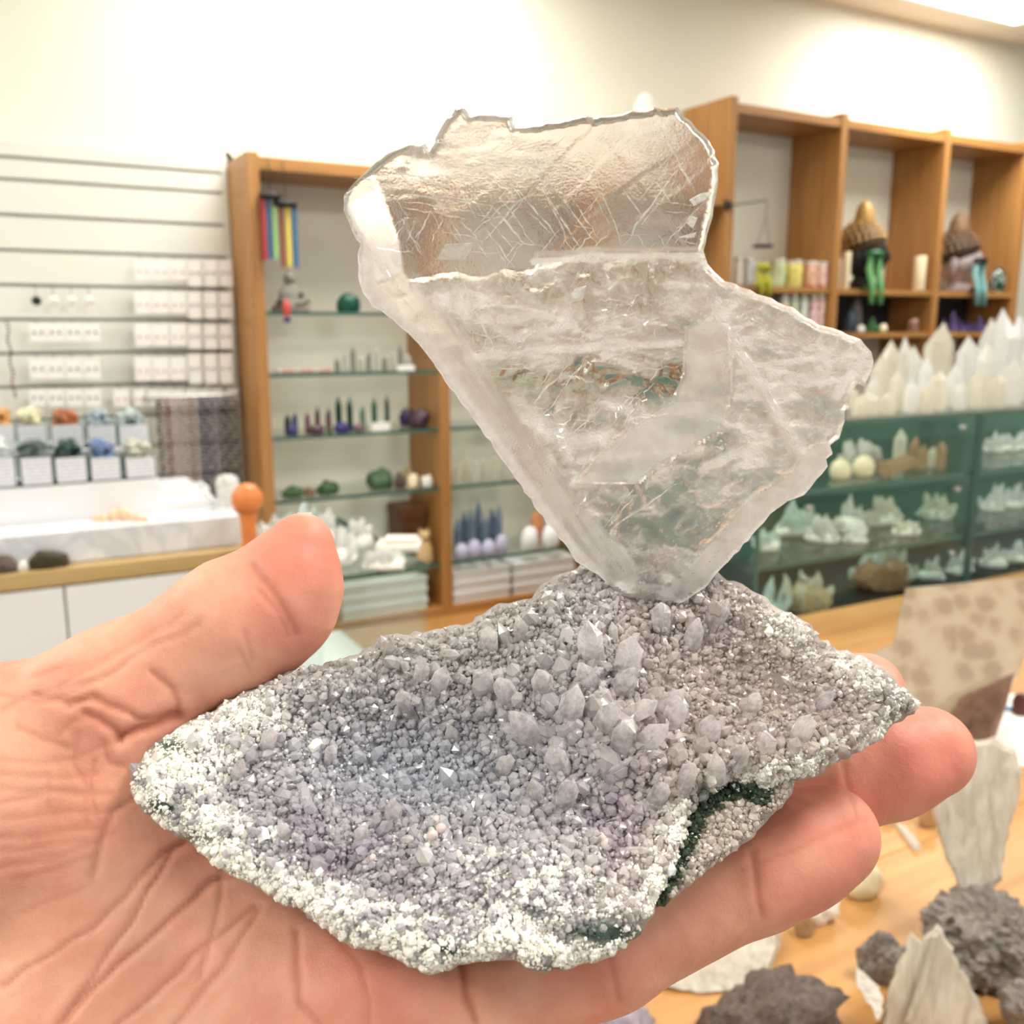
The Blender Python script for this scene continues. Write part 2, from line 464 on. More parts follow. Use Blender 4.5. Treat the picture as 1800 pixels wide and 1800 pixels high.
# make normals outward (towards smaller depth on the camera side)
c0 = HV.mean(0)
if ((HV - c0) * HN).sum() < 0:
    HQ = HQ[:, ::-1]; HN = -HN
ppx = 900 + F * HV[:, 0] / HV[:, 2]; ppy = 900 - F * HV[:, 1] / HV[:, 2]
PP = np.stack([ppx, ppy], 1)
front = np.clip((-(HN * HV).sum(1) / np.linalg.norm(HV, axis=1)) * 2.5 + 0.2, 0, 1)
CREASES = [  # polyline px, half width px, depth mm
    ([(470, 1510), (377, 1547), (233, 1677), (100, 1800)], 7, 1.0), ([(350, 1470), (310, 1493), (207, 1650), (143, 1750), (110, 1800)], 6, .7),
    ([(330, 1480), (290, 1500), (160, 1633), (0, 1733)], 6, .6), ([(450, 1590), (367, 1657), (267, 1750), (207, 1800)], 6, .7),
    ([(390, 1530), (384, 1590), (370, 1650), (355, 1720)], 5, .45), ([(460, 1590), (400, 1693), (313, 1800)], 5, .6),
    ([(520, 1640), (522, 1700), (530, 1767), (560, 1800)], 7, .7), ([(240, 1400), (200, 1430), (175, 1480), (160, 1540)], 7, .6),
    ([(560, 1610), (640, 1700), (650, 1800)], 5, .3),
    ([(812, 1690), (818, 1740), (832, 1800)], 9, 1.3), ([(1322, 1500), (1330, 1545), (1342, 1605)], 8, .6), ([(1066, 1650), (1075, 1700), (1090, 1760)], 7, .4),
    ([(1482, 1330), (1490, 1380), (1505, 1440)], 7, .4), ([(1300, 1530), (1400, 1490), (1520, 1440)], 5, .15),
    ([(445, 1000), (478, 1040), (500, 1070), (520, 1115)], 9, .6), ([(455, 1040), (490, 1075), (505, 1120)], 6, .35),
    ([(430, 1110), (445, 1160)], 5, .2), ([(420, 1140), (440, 1180)], 5, .2),
    ([(270, 1180), (300, 1210), (312, 1240), (312, 1262)], 8, .7), ([(120, 1240), (160, 1225), (205, 1245), (240, 1265), (300, 1255)], 9, .9),
    ([(215, 1302), (205, 1285), (180, 1262), (150, 1252)], 9, 1.1), ([(215, 1302), (240, 1285), (290, 1265), (315, 1262)], 11, 1.8),
    ([(100, 1290), (125, 1270), (160, 1258)], 6, .4), ([(60, 1220), (120, 1235), (170, 1232)], 6, .5),
    ([(0, 1222), (70, 1232), (130, 1215), (220, 1170)], 5, .35), ([(0, 1250), (40, 1228), (110, 1200), (190, 1150)], 5, .3),
    ([(60, 1190), (140, 1165), (230, 1130), (320, 1085)], 4, .2), ([(90, 1215), (180, 1190), (260, 1140), (350, 1100)], 4, .25), ([(120, 1180), (200, 1150), (300, 1100)], 4, .2),
    ([(0, 1335), (70, 1340), (130, 1332), (200, 1300)], 5, .4), ([(0, 1360), (90, 1368), (170, 1362)], 5, .4), ([(0, 1385), (80, 1392), (150, 1400)], 4, .3),
    ([(0, 1410), (100, 1395), (200, 1392)], 5, .45), ([(0, 1440), (90, 1430), (180, 1428), (240, 1418)], 5, .4), ([(0, 1475), (100, 1462), (180, 1455)], 5, .45),
    ([(0, 1525), (120, 1500), (200, 1462)], 5, .4), ([(20, 1545), (100, 1525), (170, 1500)], 4, .3), ([(40, 1600), (120, 1570), (165, 1550)], 4, .25), ([(0, 1500), (80, 1482), (150, 1478)], 4, .3),
    ([(135, 1290), (128, 1340), (150, 1380)], 5, .3), ([(165, 1340), (160, 1390), (175, 1440)], 5, .3), ([(85, 1360), (88, 1420)], 3, .2), ([(150, 1400), (155, 1450)], 3, .2),
    ([(180, 1300), (190, 1340), (230, 1350)], 5, .3), ([(30, 1280), (80, 1300), (120, 1310)], 4, .3),
]
dep = np.zeros(len(HV)); crs = np.zeros(len(HV))
for poly, w, amp in CREASES:
    pl = np.array(poly, float)
    if pl[0, 0] <= 60 and 1330 <= pl[0, 1] <= 1610: amp *= .5          # fine lines of the thenar pad
    m = (ppx > pl[:, 0].min() - 40) & (ppx < pl[:, 0].max() + 40) & (ppy > pl[:, 1].min() - 40) & (ppy < pl[:, 1].max() + 40)
    if not m.any(): continue
    P = PP[m] + 5 * np.stack([vnoise(np.c_[PP[m] / 45, np.zeros(m.sum())]), vnoise(np.c_[PP[m] / 45, np.ones(m.sum()) * 9])], 1)
    d, _ = seg_dist(P, pl); w = max(w, 6.5)
    g = .55 * (np.exp(-(d / (w * .85)) ** 2) * amp - 0.22 * amp * np.exp(-((d - 2.4 * w) / (1.6 * w)) ** 2))
    dep[m] += g; crs[m] = np.maximum(crs[m], np.exp(-(d / (w * 0.8)) ** 2) * min(.8, 0.15 + amp * 0.4))
# soft flesh relief
q = HV * 1000
dep += -0.5 * fbm(q / 14, 2) * 0.6 - 0.10 * fbm(q / 3.2, 2)
HV2 = HV - HN * (dep * front * 0.001)[:, None]
blush = np.zeros(len(HV))
for (x, y, r, a) in [(1630, 1320, 130, .75), (1470, 1450, 150, .6), (540, 970, 110, .55), (500, 1090, 90, .35), (1330, 1540, 80, .3), (310, 1270, 70, .4), (1080, 1690, 90, .3), (620, 1750, 120, .3), (1540, 1190, 90, .5), (230, 1240, 80, .3)]:
    blush = np.maximum(blush, a * np.exp(-((ppx - x) ** 2 + (ppy - y) ** 2) / r ** 2))
blush = np.clip(blush + 0.18 * fbm(q / 9, 3), 0, 1)
hand_org = cam2world(pxd(-200, 1560, .186))
HW = cam2world(HV2) - hand_org
hand = mesh_obj('hand', HW, HQ.tolist(), M['skin'], None, True, loc=tuple(hand_org))
for nm, arr in (('crease', crs * front), ('blush', blush)):
    a = hand.data.attributes.new(nm, 'FLOAT', 'POINT'); a.data.foreach_set('value', arr.astype(np.float32))
tag(hand, 'open left hand with thumb raised, palm up, holding the crystal specimen', 'hand')
# thumb nail, on the back of the thumb tip
nv = []; nf = []
for i in range(7):
    for j in range(7):
        u = i / 6 - 0.5; w = j / 6 - 0.5
        x = 520 + 30 * (i / 6) - 26 * w * 0.3 - 40 * (1 - i / 6) * 0.4; y = 1010 - 112 * (i / 6)
        nv.append(pxd(x - 14 + 15 * (i / 6), y + 8, .184 + .0032 + 0.0075 * w * 1.0) + np.array([-0.0010 - 0.0022 * (0.25 - w * w) * 4, 0.0006, 0]))
for i in range(6):
    for j in range(6):
        nf.append((i * 7 + j, i * 7 + j + 1, (i + 1) * 7 + j + 1, (i + 1) * 7 + j))
nail = mesh_obj('thumbnail', cam2world(np.array(nv)) - hand_org, nf, M['nail'], hand, True)
sm = nail.modifiers.new('thickness', 'SOLIDIFY'); sm.thickness = 0.0006
tag(nail, 'pale pink thumbnail')
hand.data.flip_normals(); nail.data.flip_normals()      # camera axes are left-handed: turn the faces outwards
# ================================================================== the crystal specimen
def smoothstep(a, b, x):
    t = np.clip((x - a) / (b - a), 0, 1); return t * t * (3 - 2 * t)
ROCK = [(225,1380),(232,1350),(255,1325),(290,1290),(330,1265),(380,1245),(430,1210),(480,1190),(530,1175),(600,1160),(640,1145),(660,1120),(720,1115),(790,1100),(840,1085),(870,1065),(930,1050),(960,1020),(1010,1000),(1060,975),(1120,965),(1200,975),(1250,992),(1280,1018),(1320,1035),(1360,1060),(1400,1085),(1430,1100),(1445,1122),(1462,1138),(1490,1147),(1530,1160),(1570,1190),(1595,1210),(1612,1235),(1605,1255),(1570,1275),(1545,1300),(1510,1320),(1470,1340),(1430,1368),(1405,1375),(1385,1372),(1360,1395),(1340,1388),(1290,1380),(1250,1400),(1215,1440),(1205,1490),(1180,1550),(1150,1595),(1140,1620),(1120,1650),(1080,1680),(1000,1702),(960,1710),(935,1706),(905,1688),(880,1685),(820,1690),(790,1705),(750,1714),(720,1700),(690,1680),(620,1665),(580,1640),(540,1610),(500,1590),(450,1560),(400,1535),(380,1520),(330,1480),(280,1450),(245,1420)]
def densify(poly, step, jit, seed=0):
    r = np.random.default_rng(seed); out = []
    for a, b in zip(poly, poly[1:] + poly[:1]):
        a = np.array(a, float); b = np.array(b, float); n = max(1, int(np.hypot(*(b - a)) / step))
        for k in range(n):
            p = a + (b - a) * k / n
            out.append(tuple(p + r.normal(0, jit, 2)))
    return out
ROCKD = densify(ROCK, 11, 2.6, 3)
def rock_plane(x, y): return .165 + (1350 - y) * 0.75e-4 + (x - 900) * 1.0e-5
def G(x, y, cx, cy, sx, sy): return np.exp(-((x - cx) / sx) ** 2 - ((y - cy) / sy) ** 2)
def rock_relief(x, y):      # mm towards the viewer
    r = 5.0 * G(x, y, 1010, 1190, 110, 130) + 3.5 * G(x, y, 1130, 1310, 130, 70) - 6.5 * G(x, y, 720, 1330, 230, 95) - 6.5 * G(x, y, 1300, 1180, 150, 95)
    r = r + 2.5 * G(x, y, 1380, 1320, 190, 45) + 2.0 * G(x, y, 620, 1210, 150, 40) - 3.0 * G(x, y, 1080, 1420, 70, 60) + 2.5 * G(x, y, 900, 1540, 120, 60)
    P = np.c_[np.ravel(x) / 100, np.ravel(y) / 100, np.zeros(np.size(x))]
    return r + (1.0 * fbm(P * 1.3, 3) + 0.55 * fbm(P * 5.5, 3) + 0.30 * fbm(P * 16, 2)).reshape(np.shape(x))

def slab(outline, step, front, back, edge_jit=0.0):
    """closed slab from a px outline; front/back give depth for (x, y, distance to edge)"""
    ol = np.array(outline, float)
    x0, y0 = ol.min(0) - step; x1, y1 = ol.max(0) + step
    gx = np.arange(x0, x1 + step, step); gy = np.arange(y0, y1 + step, step)
    nx, ny = len(gx), len(gy)
    cx, cy = np.meshgrid(gx[:-1] + step / 2, gy[:-1] + step / 2, indexing='ij')
    keep = inside(np.c_[cx.ravel(), cy.ravel()], ol).reshape(nx - 1, ny - 1)
    vid = np.full((nx, ny), -1, int)
    cells = np.argwhere(keep)
    for dx in (0, 1):
        for dy in (0, 1):
            vid[cells[:, 0] + dx, cells[:, 1] + dy] = 0
    vs = np.argwhere(vid == 0); vid[vid == 0] = np.arange(len(vs))
    P = np.c_[gx[vs[:, 0]], gy[vs[:, 1]]]
    kp = np.pad(keep, 1)
    nb = kp[vs[:, 0], vs[:, 1]].astype(int) + kp[vs[:, 0] + 1, vs[:, 1]] + kp[vs[:, 0], vs[:, 1] + 1] + kp[vs[:, 0] + 1, vs[:, 1] + 1]
    bd = nb < 4
    dist, near = seg_dist(P, ol, True)
    P[bd] = near[bd]; dist[bd] = 0
    fr = pxd(P[:, 0], P[:, 1], front(P[:, 0], P[:, 1], dist))
    bk = pxd(P[:, 0], P[:, 1], back(P[:, 0], P[:, 1], dist))
    n = len(P)
    q = np.stack([vid[cells[:, 0], cells[:, 1]], vid[cells[:, 0] + 1, cells[:, 1]], vid[cells[:, 0] + 1, cells[:, 1] + 1], vid[cells[:, 0], cells[:, 1] + 1]], 1)
    faces = [tuple(r[::-1]) for r in q] + [tuple(r + n) for r in q]
    # side walls
    for (i, j) in cells:
        for (di, dj, a, b) in ((-1, 0, (0, 1), (0, 0)), (1, 0, (1, 0), (1, 1)), (0, -1, (0, 0), (1, 0)), (0, 1, (1, 1), (0, 1))):
            if not kp[i + 1 + di, j + 1 + dj]:
                va = vid[i + a[0], j + a[1]]; vb = vid[i + b[0], j + b[1]]
                faces.append((va, vb, vb + n, va + n))
    return np.vstack([fr, bk]), faces, P, dist

spec_org = cam2world(pxd(900, 1400, .175))
specimen = thing('crystal_specimen', tuple(spec_org), 'clear bladed crystal standing on a grey-lilac druzy quartz plate, held in the hand', 'crystal')
def to_local(P): return cam2world(P) - spec_org

# ---- druzy plate
TH = 0.0065
def rk_front(x, y, e):
    w = np.sqrt(np.clip(1 - (1 - np.clip(e / 55, 0, 1)) ** 2, 0, 1))
    return rock_plane(x, y) + TH - w * TH - rock_relief(x, y) * 1e-3 * smoothstep(0, 40, e) + 0.0006 * smoothstep(20, 0, e)
def rk_back(x, y, e):
    w = np.sqrt(np.clip(1 - (1 - np.clip(e / 70, 0, 1)) ** 2, 0, 1))
    P = np.c_[np.ravel(x) / 60, np.ravel(y) / 60, np.ones(np.size(x))]
    return rock_plane(x, y) + TH + 0.0016 + w * TH * 0.9 + 0.0009 * fbm(P, 3)
RV, RF, RP, RD = slab(ROCKD, 5.0, rk_front, rk_back)
n0 = len(RP)

def zone_col(x, y, e):
    """mineral colour zones of the plate: lilac centre, warm right, white powdery crust on the near and left rims, green skin"""
    x = np.asarray(x, float); y = np.asarray(y, float); e = np.asarray(e, float)
    P = np.c_[x / 100, y / 100, np.zeros(len(x))]
    n1 = fbm(P * 2.5, 3); n2 = fbm(P * 9 + 5, 3)
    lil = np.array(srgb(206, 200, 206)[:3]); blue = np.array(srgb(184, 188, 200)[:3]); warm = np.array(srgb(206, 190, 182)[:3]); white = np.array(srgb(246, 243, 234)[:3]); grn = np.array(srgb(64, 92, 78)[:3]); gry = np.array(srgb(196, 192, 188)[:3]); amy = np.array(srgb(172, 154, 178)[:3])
    c = np.tile(lil, (len(x), 1))
    def mixc(c, k, w): w = np.clip(w, 0, 1)[:, None]; return c * (1 - w) + k * w
    c = mixc(c, warm, smoothstep(900, 1200, x) * .8 + .15 * n1)
    c = mixc(c, gry, smoothstep(1330, 1150, y) * smoothstep(1150, 900, x) * .9)
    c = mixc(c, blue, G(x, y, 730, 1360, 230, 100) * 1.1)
    c = mixc(c, amy, (G(x, y, 560, 1480, 160, 60) * .8 + G(x, y, 1060, 1440, 70, 80) + G(x, y, 780, 1590, 240, 50) * .5) * smoothstep(-.3, .5, n1))
    wl = smoothstep(470, 330, x + 70 * n1) + smoothstep(120, 35, e + 50 * n1 + 30 * n2) * smoothstep(1330, 1460, y) * (1 - .55 * smoothstep(950, 1100, x)) + G(x, y, 950, 1560, 110, 60) * smoothstep(-.3, .4, n2) + G(x, y, 770, 1490, 60, 30) * smoothstep(0, .4, n2) + .8 * G(x, y, 450, 1260, 90, 40) + .6 * smoothstep(60, 10, e) * smoothstep(1250, 1330, y)
    wl = (wl + .6 * smoothstep(70, 20, e) * smoothstep(1250, 1450, x)) * smoothstep(-.75, .15, n1 * .6 + n2)
    c = mixc(c, white, np.clip(wl, 0, 1) * smoothstep(-.75, .1, n2 + .25))
    gl = G(x, y, 295, 1312, 36, 18) + 1.2 * G(x, y, 285, 1418, 42, 16) + .8 * G(x, y, 350, 1468, 60, 20) + 1.1 * G(x, y, 790, 1668, 50, 18) + 1.2 * G(x, y, 1070, 1640, 80, 26) + G(x, y, 945, 1602, 16, 14) + .9 * G(x, y, 240, 1368, 12, 10) + .9 * G(x, y, 960, 1700, 40, 12) + .8 * G(x, y, 1240, 1395, 60, 16)
    c = mixc(c, grn, gl * smoothstep(-.55, .25, n2 + .3))
    c = mixc(c, np.array(srgb(150, 145, 138)[:3]), G(x, y, 1570, 1235, 40, 34))
    rd = G(x, y, 690, 1650, 18, 8); c = mixc(c, np.array(srgb(140, 80, 60)[:3]), rd)
    return np.clip(c, 0, 1), np.clip(wl, 0, 1), gl
def set_color(o, cols, name='tint'):
    a = o.data.color_attributes.new(name, 'FLOAT_COLOR', 'POINT')
    a.data.foreach_set('color', np.c_[cols, np.ones(len(cols))].astype(np.float32).ravel())
def rock_material():
    t = NT('druzy_matrix')
    a = t.attr('tint'); v = t.coords((1, 1, 1))
    n = t.noise(v, 700, 6, 0.7); n3 = t.noise(v, 2200, 3, 0.7)
    hs = t.node('ShaderNodeMix', _data_type='RGBA', _blend_type='MULTIPLY'); hs.inputs[0].default_value = 1
    t.link(a.outputs['Color'], hs.inputs[6]); t.link(t.ramp(n, [(0.25, (.80, .78, .78, 1)), (0.6, (1, 1, 1, 1))]), hs.inputs[7])
    p = t.node('ShaderNodeBsdfPrincipled', Roughness=0.5); t.link(hs.outputs[2], p.inputs['Base Color'])
    ad = t.node('ShaderNodeMath', _operation='ADD', i0=n, i1=n3)
    t.link(t.bump(ad.outputs[0], 0.8, 0.0012), p.inputs['Normal'])
    return t.surf(p.outputs[0])
def druse_material():
    t = NT('druzy_quartz')
    a = t.attr('tint')
    v = t.coords((1, 1, 1)); n = t.noise(v, 900, 3)
    p = t.node('ShaderNodeBsdfPrincipled', Roughness=0.12, IOR=1.54)
    t.link(a.outputs['Color'], p.inputs['Base Color'])
    t.link(a.outputs['Alpha'], p.inputs['Transmission Weight'])
    t.link(t.bump(n, 0.15, 0.0004), p.inputs['Normal'])
    return t.surf(p.outputs[0])
M['matrix'] = rock_material(); M['druse'] = druse_material()
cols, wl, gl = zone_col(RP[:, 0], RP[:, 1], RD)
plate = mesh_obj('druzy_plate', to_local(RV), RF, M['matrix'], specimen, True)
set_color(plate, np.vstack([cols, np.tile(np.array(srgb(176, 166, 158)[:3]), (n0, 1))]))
tag(plate, 'grey-lilac druzy quartz plate with white crust and green edges')

# ---- thousands of tiny quartz points on the plate
def hexpoint(n=6, twist=0.3):
    V = []; Fc = []
    for z, r in ((-.25, 1.0), (.55, .95)):
        for k in range(n):
            a = 2 * math.pi * k / n + twist; V.append((r * math.cos(a), r * math.sin(a), z))
    V.append((0, 0, 1.0)); ap = 2 * n
    for k in range(n):
        Fc.append((k, (k + 1) % n, n + (k + 1) % n, n + k)); Fc.append((n + k, n + (k + 1) % n, ap))
    return np.array(V, float), Fc
HPV, HPF = hexpoint()
rock_n = np.array([0.05, 0.60, -0.80]); rock_n /= np.linalg.norm(rock_n)
def scatter(n, seed, emin, wfun):
    r = np.random.default_rng(seed); out = []
    ol = np.array(ROCKD)
    while len(out) < n:
        P = np.c_[r.uniform(225, 1612, 4000), r.uniform(965, 1714, 4000)]
        P = P[inside(P, ol)]; d, _ = seg_dist(P, ol, True)
        k = (d > emin); P = P[k]; d = d[k]
        w = wfun(P[:, 0], P[:, 1], d)
        k = r.uniform(0, 1, len(P)) < w
        out += [(x, y, e) for (x, y), e in zip(P[k], d[k])]
    a = np.array(out[:n]); return a[:, 0], a[:, 1], a[:, 2]
def local_normal(x, y, e):
    h = 4.0
    def pt(x, y):
        return pxd(x, y, rk_front(x, y, np.full_like(x, 60)))
    a = pt(x + h, y) - pt(x - h, y); b = pt(x, y + h) - pt(x, y - h)
    n = np.cross(a, b); n /= np.linalg.norm(n, axis=1)[:, None]
    n[n[:, 2] > 0] *= -1
    return n
def points_mesh(x, y, e, L, R, spread, seed):
    r = np.random.default_rng(seed)
    base = pxd(x, y, rk_front(x, y, e)); ln = local_normal(x, y, e)
    ax = 0.5 * ln + 0.5 * rock_n + r.normal(0, spread, (len(x), 3)); ax /= np.linalg.norm(ax, axis=1)[:, None]
    ref = r.normal(0, 1, (len(x), 3)); u = np.cross(ax, ref); u /= np.linalg.norm(u, axis=1)[:, None]; w = np.cross(ax, u)
    sq = r.uniform(.7, 1.2, len(x))
    V = base[:, None, :] + (R * sq)[:, None, None] * HPV[None, :, :1] * u[:, None, :] + R[:, None, None] * HPV[None, :, 1:2] * w[:, None, :] + L[:, None, None] * HPV[None, :, 2:] * ax[:, None, :]
    return V
nP = 13000
x, y, e = scatter(nP, 5, 7, lambda x, y, e: 1 - .93 * np.clip(zone_col(x, y, e)[1], 0, 1) - .2 * zone_col(x, y, e)[2])
r_ = np.random.default_rng(9)
S = r_.lognormal(0, .40, nP) * (0.60 + .35 * G(x, y, 1080, 1260, 260, 160)) * (1 - .35 * smoothstep(1450, 1620, y)) * (1 - .30 * G(x, y, 1330, 1180, 190, 110)) * 1.0e-3
L = S * r_.uniform(1.1, 2.0, nP); R = S * r_.uniform(.5, .8, nP)
V = points_mesh(x, y, e, L, R, .42, 21)
nv = len(HPV)
FF = np.array([list(f) + [-1] * (4 - len(f)) for f in HPF])
faces = []
offs = np.arange(nP) * nv
for f in HPF:
    faces.append((np.array(f)[None, :] + offs[:, None]))
fl = [tuple(q) for a in faces for q in a.tolist()]
dr = mesh_obj('druzy_quartz', to_local(V.reshape(-1, 3)), fl, M['druse'], specimen, False)
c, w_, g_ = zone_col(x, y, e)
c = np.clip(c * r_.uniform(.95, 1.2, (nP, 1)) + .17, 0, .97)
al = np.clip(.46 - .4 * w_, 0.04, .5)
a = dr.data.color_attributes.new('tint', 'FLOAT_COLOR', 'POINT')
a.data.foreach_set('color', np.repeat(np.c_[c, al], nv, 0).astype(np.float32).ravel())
dr.data.flip_normals()
tag(dr, 'glittering carpet of tiny translucent quartz points', kind='stuff')

# ---- white powdery crust grains
ico = bmesh.new(); bmesh.ops.create_icosphere(ico, subdivisions=1, radius=1)
IV = np.array([v.co[:] for v in ico.verts]); ico.verts.index_update(); IF = [[v.index for v in f.verts] for f in ico.faces]; ico.free()
nG = 15000
x, y, e = scatter(nG, 15, 4, lambda x, y, e: np.clip(zone_col(x, y, e)[1] * 1.0 - .7 * zone_col(x, y, e)[2], 0, 1))
S = r_.lognormal(0, .5, nG) * .19e-3
base = pxd(x, y, rk_front(x, y, e)) + rock_n * (S * .3)[:, None]
jit = r_.uniform(.6, 1.3, (nG, len(IV), 1))
V = base[:, None, :] + S[:, None, None] * IV[None] * jit
offs = np.arange(nG) * len(IV)
fl = [tuple(q) for f in IF for q in (np.array(f)[None, :] + offs[:, None]).tolist()]
M['crust'] = simple('powder_crust', srgb(250, 248, 240), .7)
crust = mesh_obj('white_crust', to_local(V.reshape(-1, 3)), fl, M['crust'], specimen, False)
c, w_, g_ = zone_col(x, y, e)
0 and set_color(crust, np.repeat(np.clip(c * .3 + .7 * np.array(srgb(248, 245, 236)[:3]), 0, 1), len(IV), 0))
crust.data.flip_normals()
tag(crust, 'white powdery mineral crust', kind='stuff')

# ---- the larger quartz points of the plate, one by one
BIG = [(1040, 1150, 62, 30, -6), (1098, 1175, 58, 34, 8), (1040, 1195, 40, 24, -25), (1085, 1205, 42, 26, 30), (940, 1290, 55, 34, -35), (1000, 1250, 50, 30, 10), (1060, 1270, 46, 30, 20), (1100, 1250, 50, 24, 55), (1160, 1240, 46, 26, 40), (1180, 1265, 44, 26, 10), (1130, 1300, 50, 30, 35), (1090, 1310, 46, 28, 0), (985, 1340, 40, 26, -20), (1050, 1350, 44, 22, 60), (1245, 1290, 40, 26, 0), (1405, 1285, 36, 24, 15), (1350, 1310, 34, 22, -15), (990, 1400, 40, 24, 18), (945, 1395, 38, 22, -10), (900, 1220, 40, 24, -30), (850, 1205, 34, 22, 15), (960, 1210, 40, 26, -15), (1215, 1120, 38, 24, 10), (1160, 1090, 34, 24, 0), (1255, 1080, 36, 22, 25), (470, 1305, 34, 18, 15), (415, 1355, 34, 16, 25), (500, 1460, 24, 15, 0), (690, 1425, 32, 20, 10), (640, 1470, 26, 16, -10), (770, 1195, 34, 20, 20), (720, 1240, 34, 20, -20), (740, 1180, 30, 20, 10), (860, 1130, 34, 20, 0), (920, 1110, 34, 20, -12), (1320, 1240, 30, 18, 10), (1440, 1230, 30, 18, 30), (1200, 1370, 38, 24, 15), (1260, 1350, 38, 22, -10), (1150, 1400, 36, 22, 20), (1300, 1330, 32, 20, 5), (580, 1330, 28, 16, 10), (800, 1290, 28, 16, -20), (880, 1350, 34, 20, 20)]
M['quartz_big'] = None
def clear_quartz(name, tint, rough=.05, milk=.2, mc=(.9, .86, .86, 1), nscale=500):
    t = NT(name)
    v = t.coords((1, 1, 1)); n = t.noise(v, nscale, 4)
    g = t.node('ShaderNodeBsdfPrincipled', Roughness=rough, IOR=1.5); g.inputs['Base Color'].default_value = tint
    g.inputs['Transmission Weight'].default_value = 1.0
    t.link(t.bump(n, .12, .0006), g.inputs['Normal'])
    d = t.node('ShaderNodeBsdfDiffuse', Color=mc); tl = t.node('ShaderNodeBsdfTranslucent', Color=mc)
    m0 = t.node('ShaderNodeMixShader'); m0.inputs[0].default_value = .5; t.link(d.outputs[0], m0.inputs[1]); t.link(tl.outputs[0], m0.inputs[2])
    m1 = t.node('ShaderNodeMixShader')
    mr = t.node('ShaderNodeMapRange', Value=n); mr.inputs['From Min'].default_value = .35; mr.inputs['From Max'].default_value = .75; mr.inputs['To Min'].default_value = milk * .5; mr.inputs['To Max'].default_value = min(1, milk * 1.8)
    t.link(mr.outputs[0], m1.inputs[0]); t.link(g.outputs[0], m1.inputs[1]); t.link(m0.outputs[0], m1.inputs[2])
    return t.surf(m1.outputs[0])
M['quartz_big'] = clear_quartz('pale_quartz', (.99, .98, .985, 1), .06, .55, (.93, .89, .90, 1))
big_me = None
bx = np.array([b[0] for b in BIG], float); by = np.array([b[1] for b in BIG], float); ee = np.full(len(BIG), 60.)
bases = pxd(bx, by + 12, rk_front(bx, by + 12, ee))
for k, (x_, y_, l_, w_, an) in enumerate(BIG):
    d_ = bases[k][2]; Lm = l_ * 1.5 * d_ / F; Rm = w_ * .72 * d_ / F
    a_ = math.radians(an)
    ax = np.array([math.sin(a_), math.cos(a_), -.55]); ax /= np.linalg.norm(ax)
    u = np.cross(ax, [0, 0, 1.]); u /= np.linalg.norm(u); w3 = np.cross(ax, u)
    n = 6; tw = k * .7; vv = []
    sh = 0.62 + .12 * math.sin(k * 3.1)
    for z, rr in ((-.3, 1.02), (sh, .93)):
        for q in range(n):
            t_ = 2 * math.pi * q / n + tw
            zz = z + (.06 * math.sin(q * 2.3 + k) if z > 0 else 0)
            vv.append(bases[k] + Rm * rr * (math.cos(t_) * u * 1.1 + math.sin(t_) * w3 * .8) + Lm * zz * ax)
    for q in range(3):
        t_ = 2 * math.pi * q / 3 + k
        vv.append(bases[k] + Rm * .22 * (math.cos(t_) * u + math.sin(t_) * w3) + Lm * (1.0 - .03 * q) * ax)
    ff = [(q, (q + 1) % n, n + (q + 1) % n, n + q) for q in range(n)]
    ff += [tuple(range(n - 1, -1, -1)), (12, 13, 14)]
    # cap between hexagon and small triangle
    pts = np.array(vv)
    order = sorted(range(3), key=lambda q: 0)
    used_ = []
    for q in range(n):
        m0 = pts[n + q] + pts[n + (q + 1) % n]
        j = min(range(3), key=lambda j: np.linalg.norm(pts[12 + j] * 2 - m0))
        used_.append(j); ff.append((n + q, n + (q + 1) % n, 12 + j))
    for q in range(n):
        j0 = used_[q - 1]; j1 = used_[q]
        if j0 != j1: ff.append((n + q, 12 + j1, 12 + j0))
    mesh_obj('quartz_point', to_local(np.array(vv)), ff, M['quartz_big'], specimen).data.flip_normals()
# small round pale nodules
M['nodule'] = simple('pink_nodule', srgb(226, 208, 206), .45, .08, 900, .2)
for (x_, y_, r__) in [(768, 1443, 10), (775, 1456, 10), (760, 1468, 10), (1058, 1472, 10), (1067, 1484, 11), (655, 1508, 7), (890, 1443, 7), (806, 1500, 6), (1048, 1530, 8)]:
    bm = bmesh.new(); bmesh.ops.create_icosphere(bm, subdivisions=2, radius=1)
    P0 = np.array([v.co[:] for v in bm.verts]); bm.verts.index_update(); Fq = [[v.index for v in f.verts] for f in bm.faces]; bm.free()
    d0 = float(rk_front(np.array([x_]), np.array([y_]), np.array([60.]))[0]) - .0008
    P0 = P0 * (1 + .12 * vnoise(P0 * 2 + x_)[:, None]) * (r__ * d0 / F)
    mesh_obj('nodule', to_local(P0 + pxd(x_, y_, d0)), Fq, M['nodule'], specimen, True).data.flip_normals()

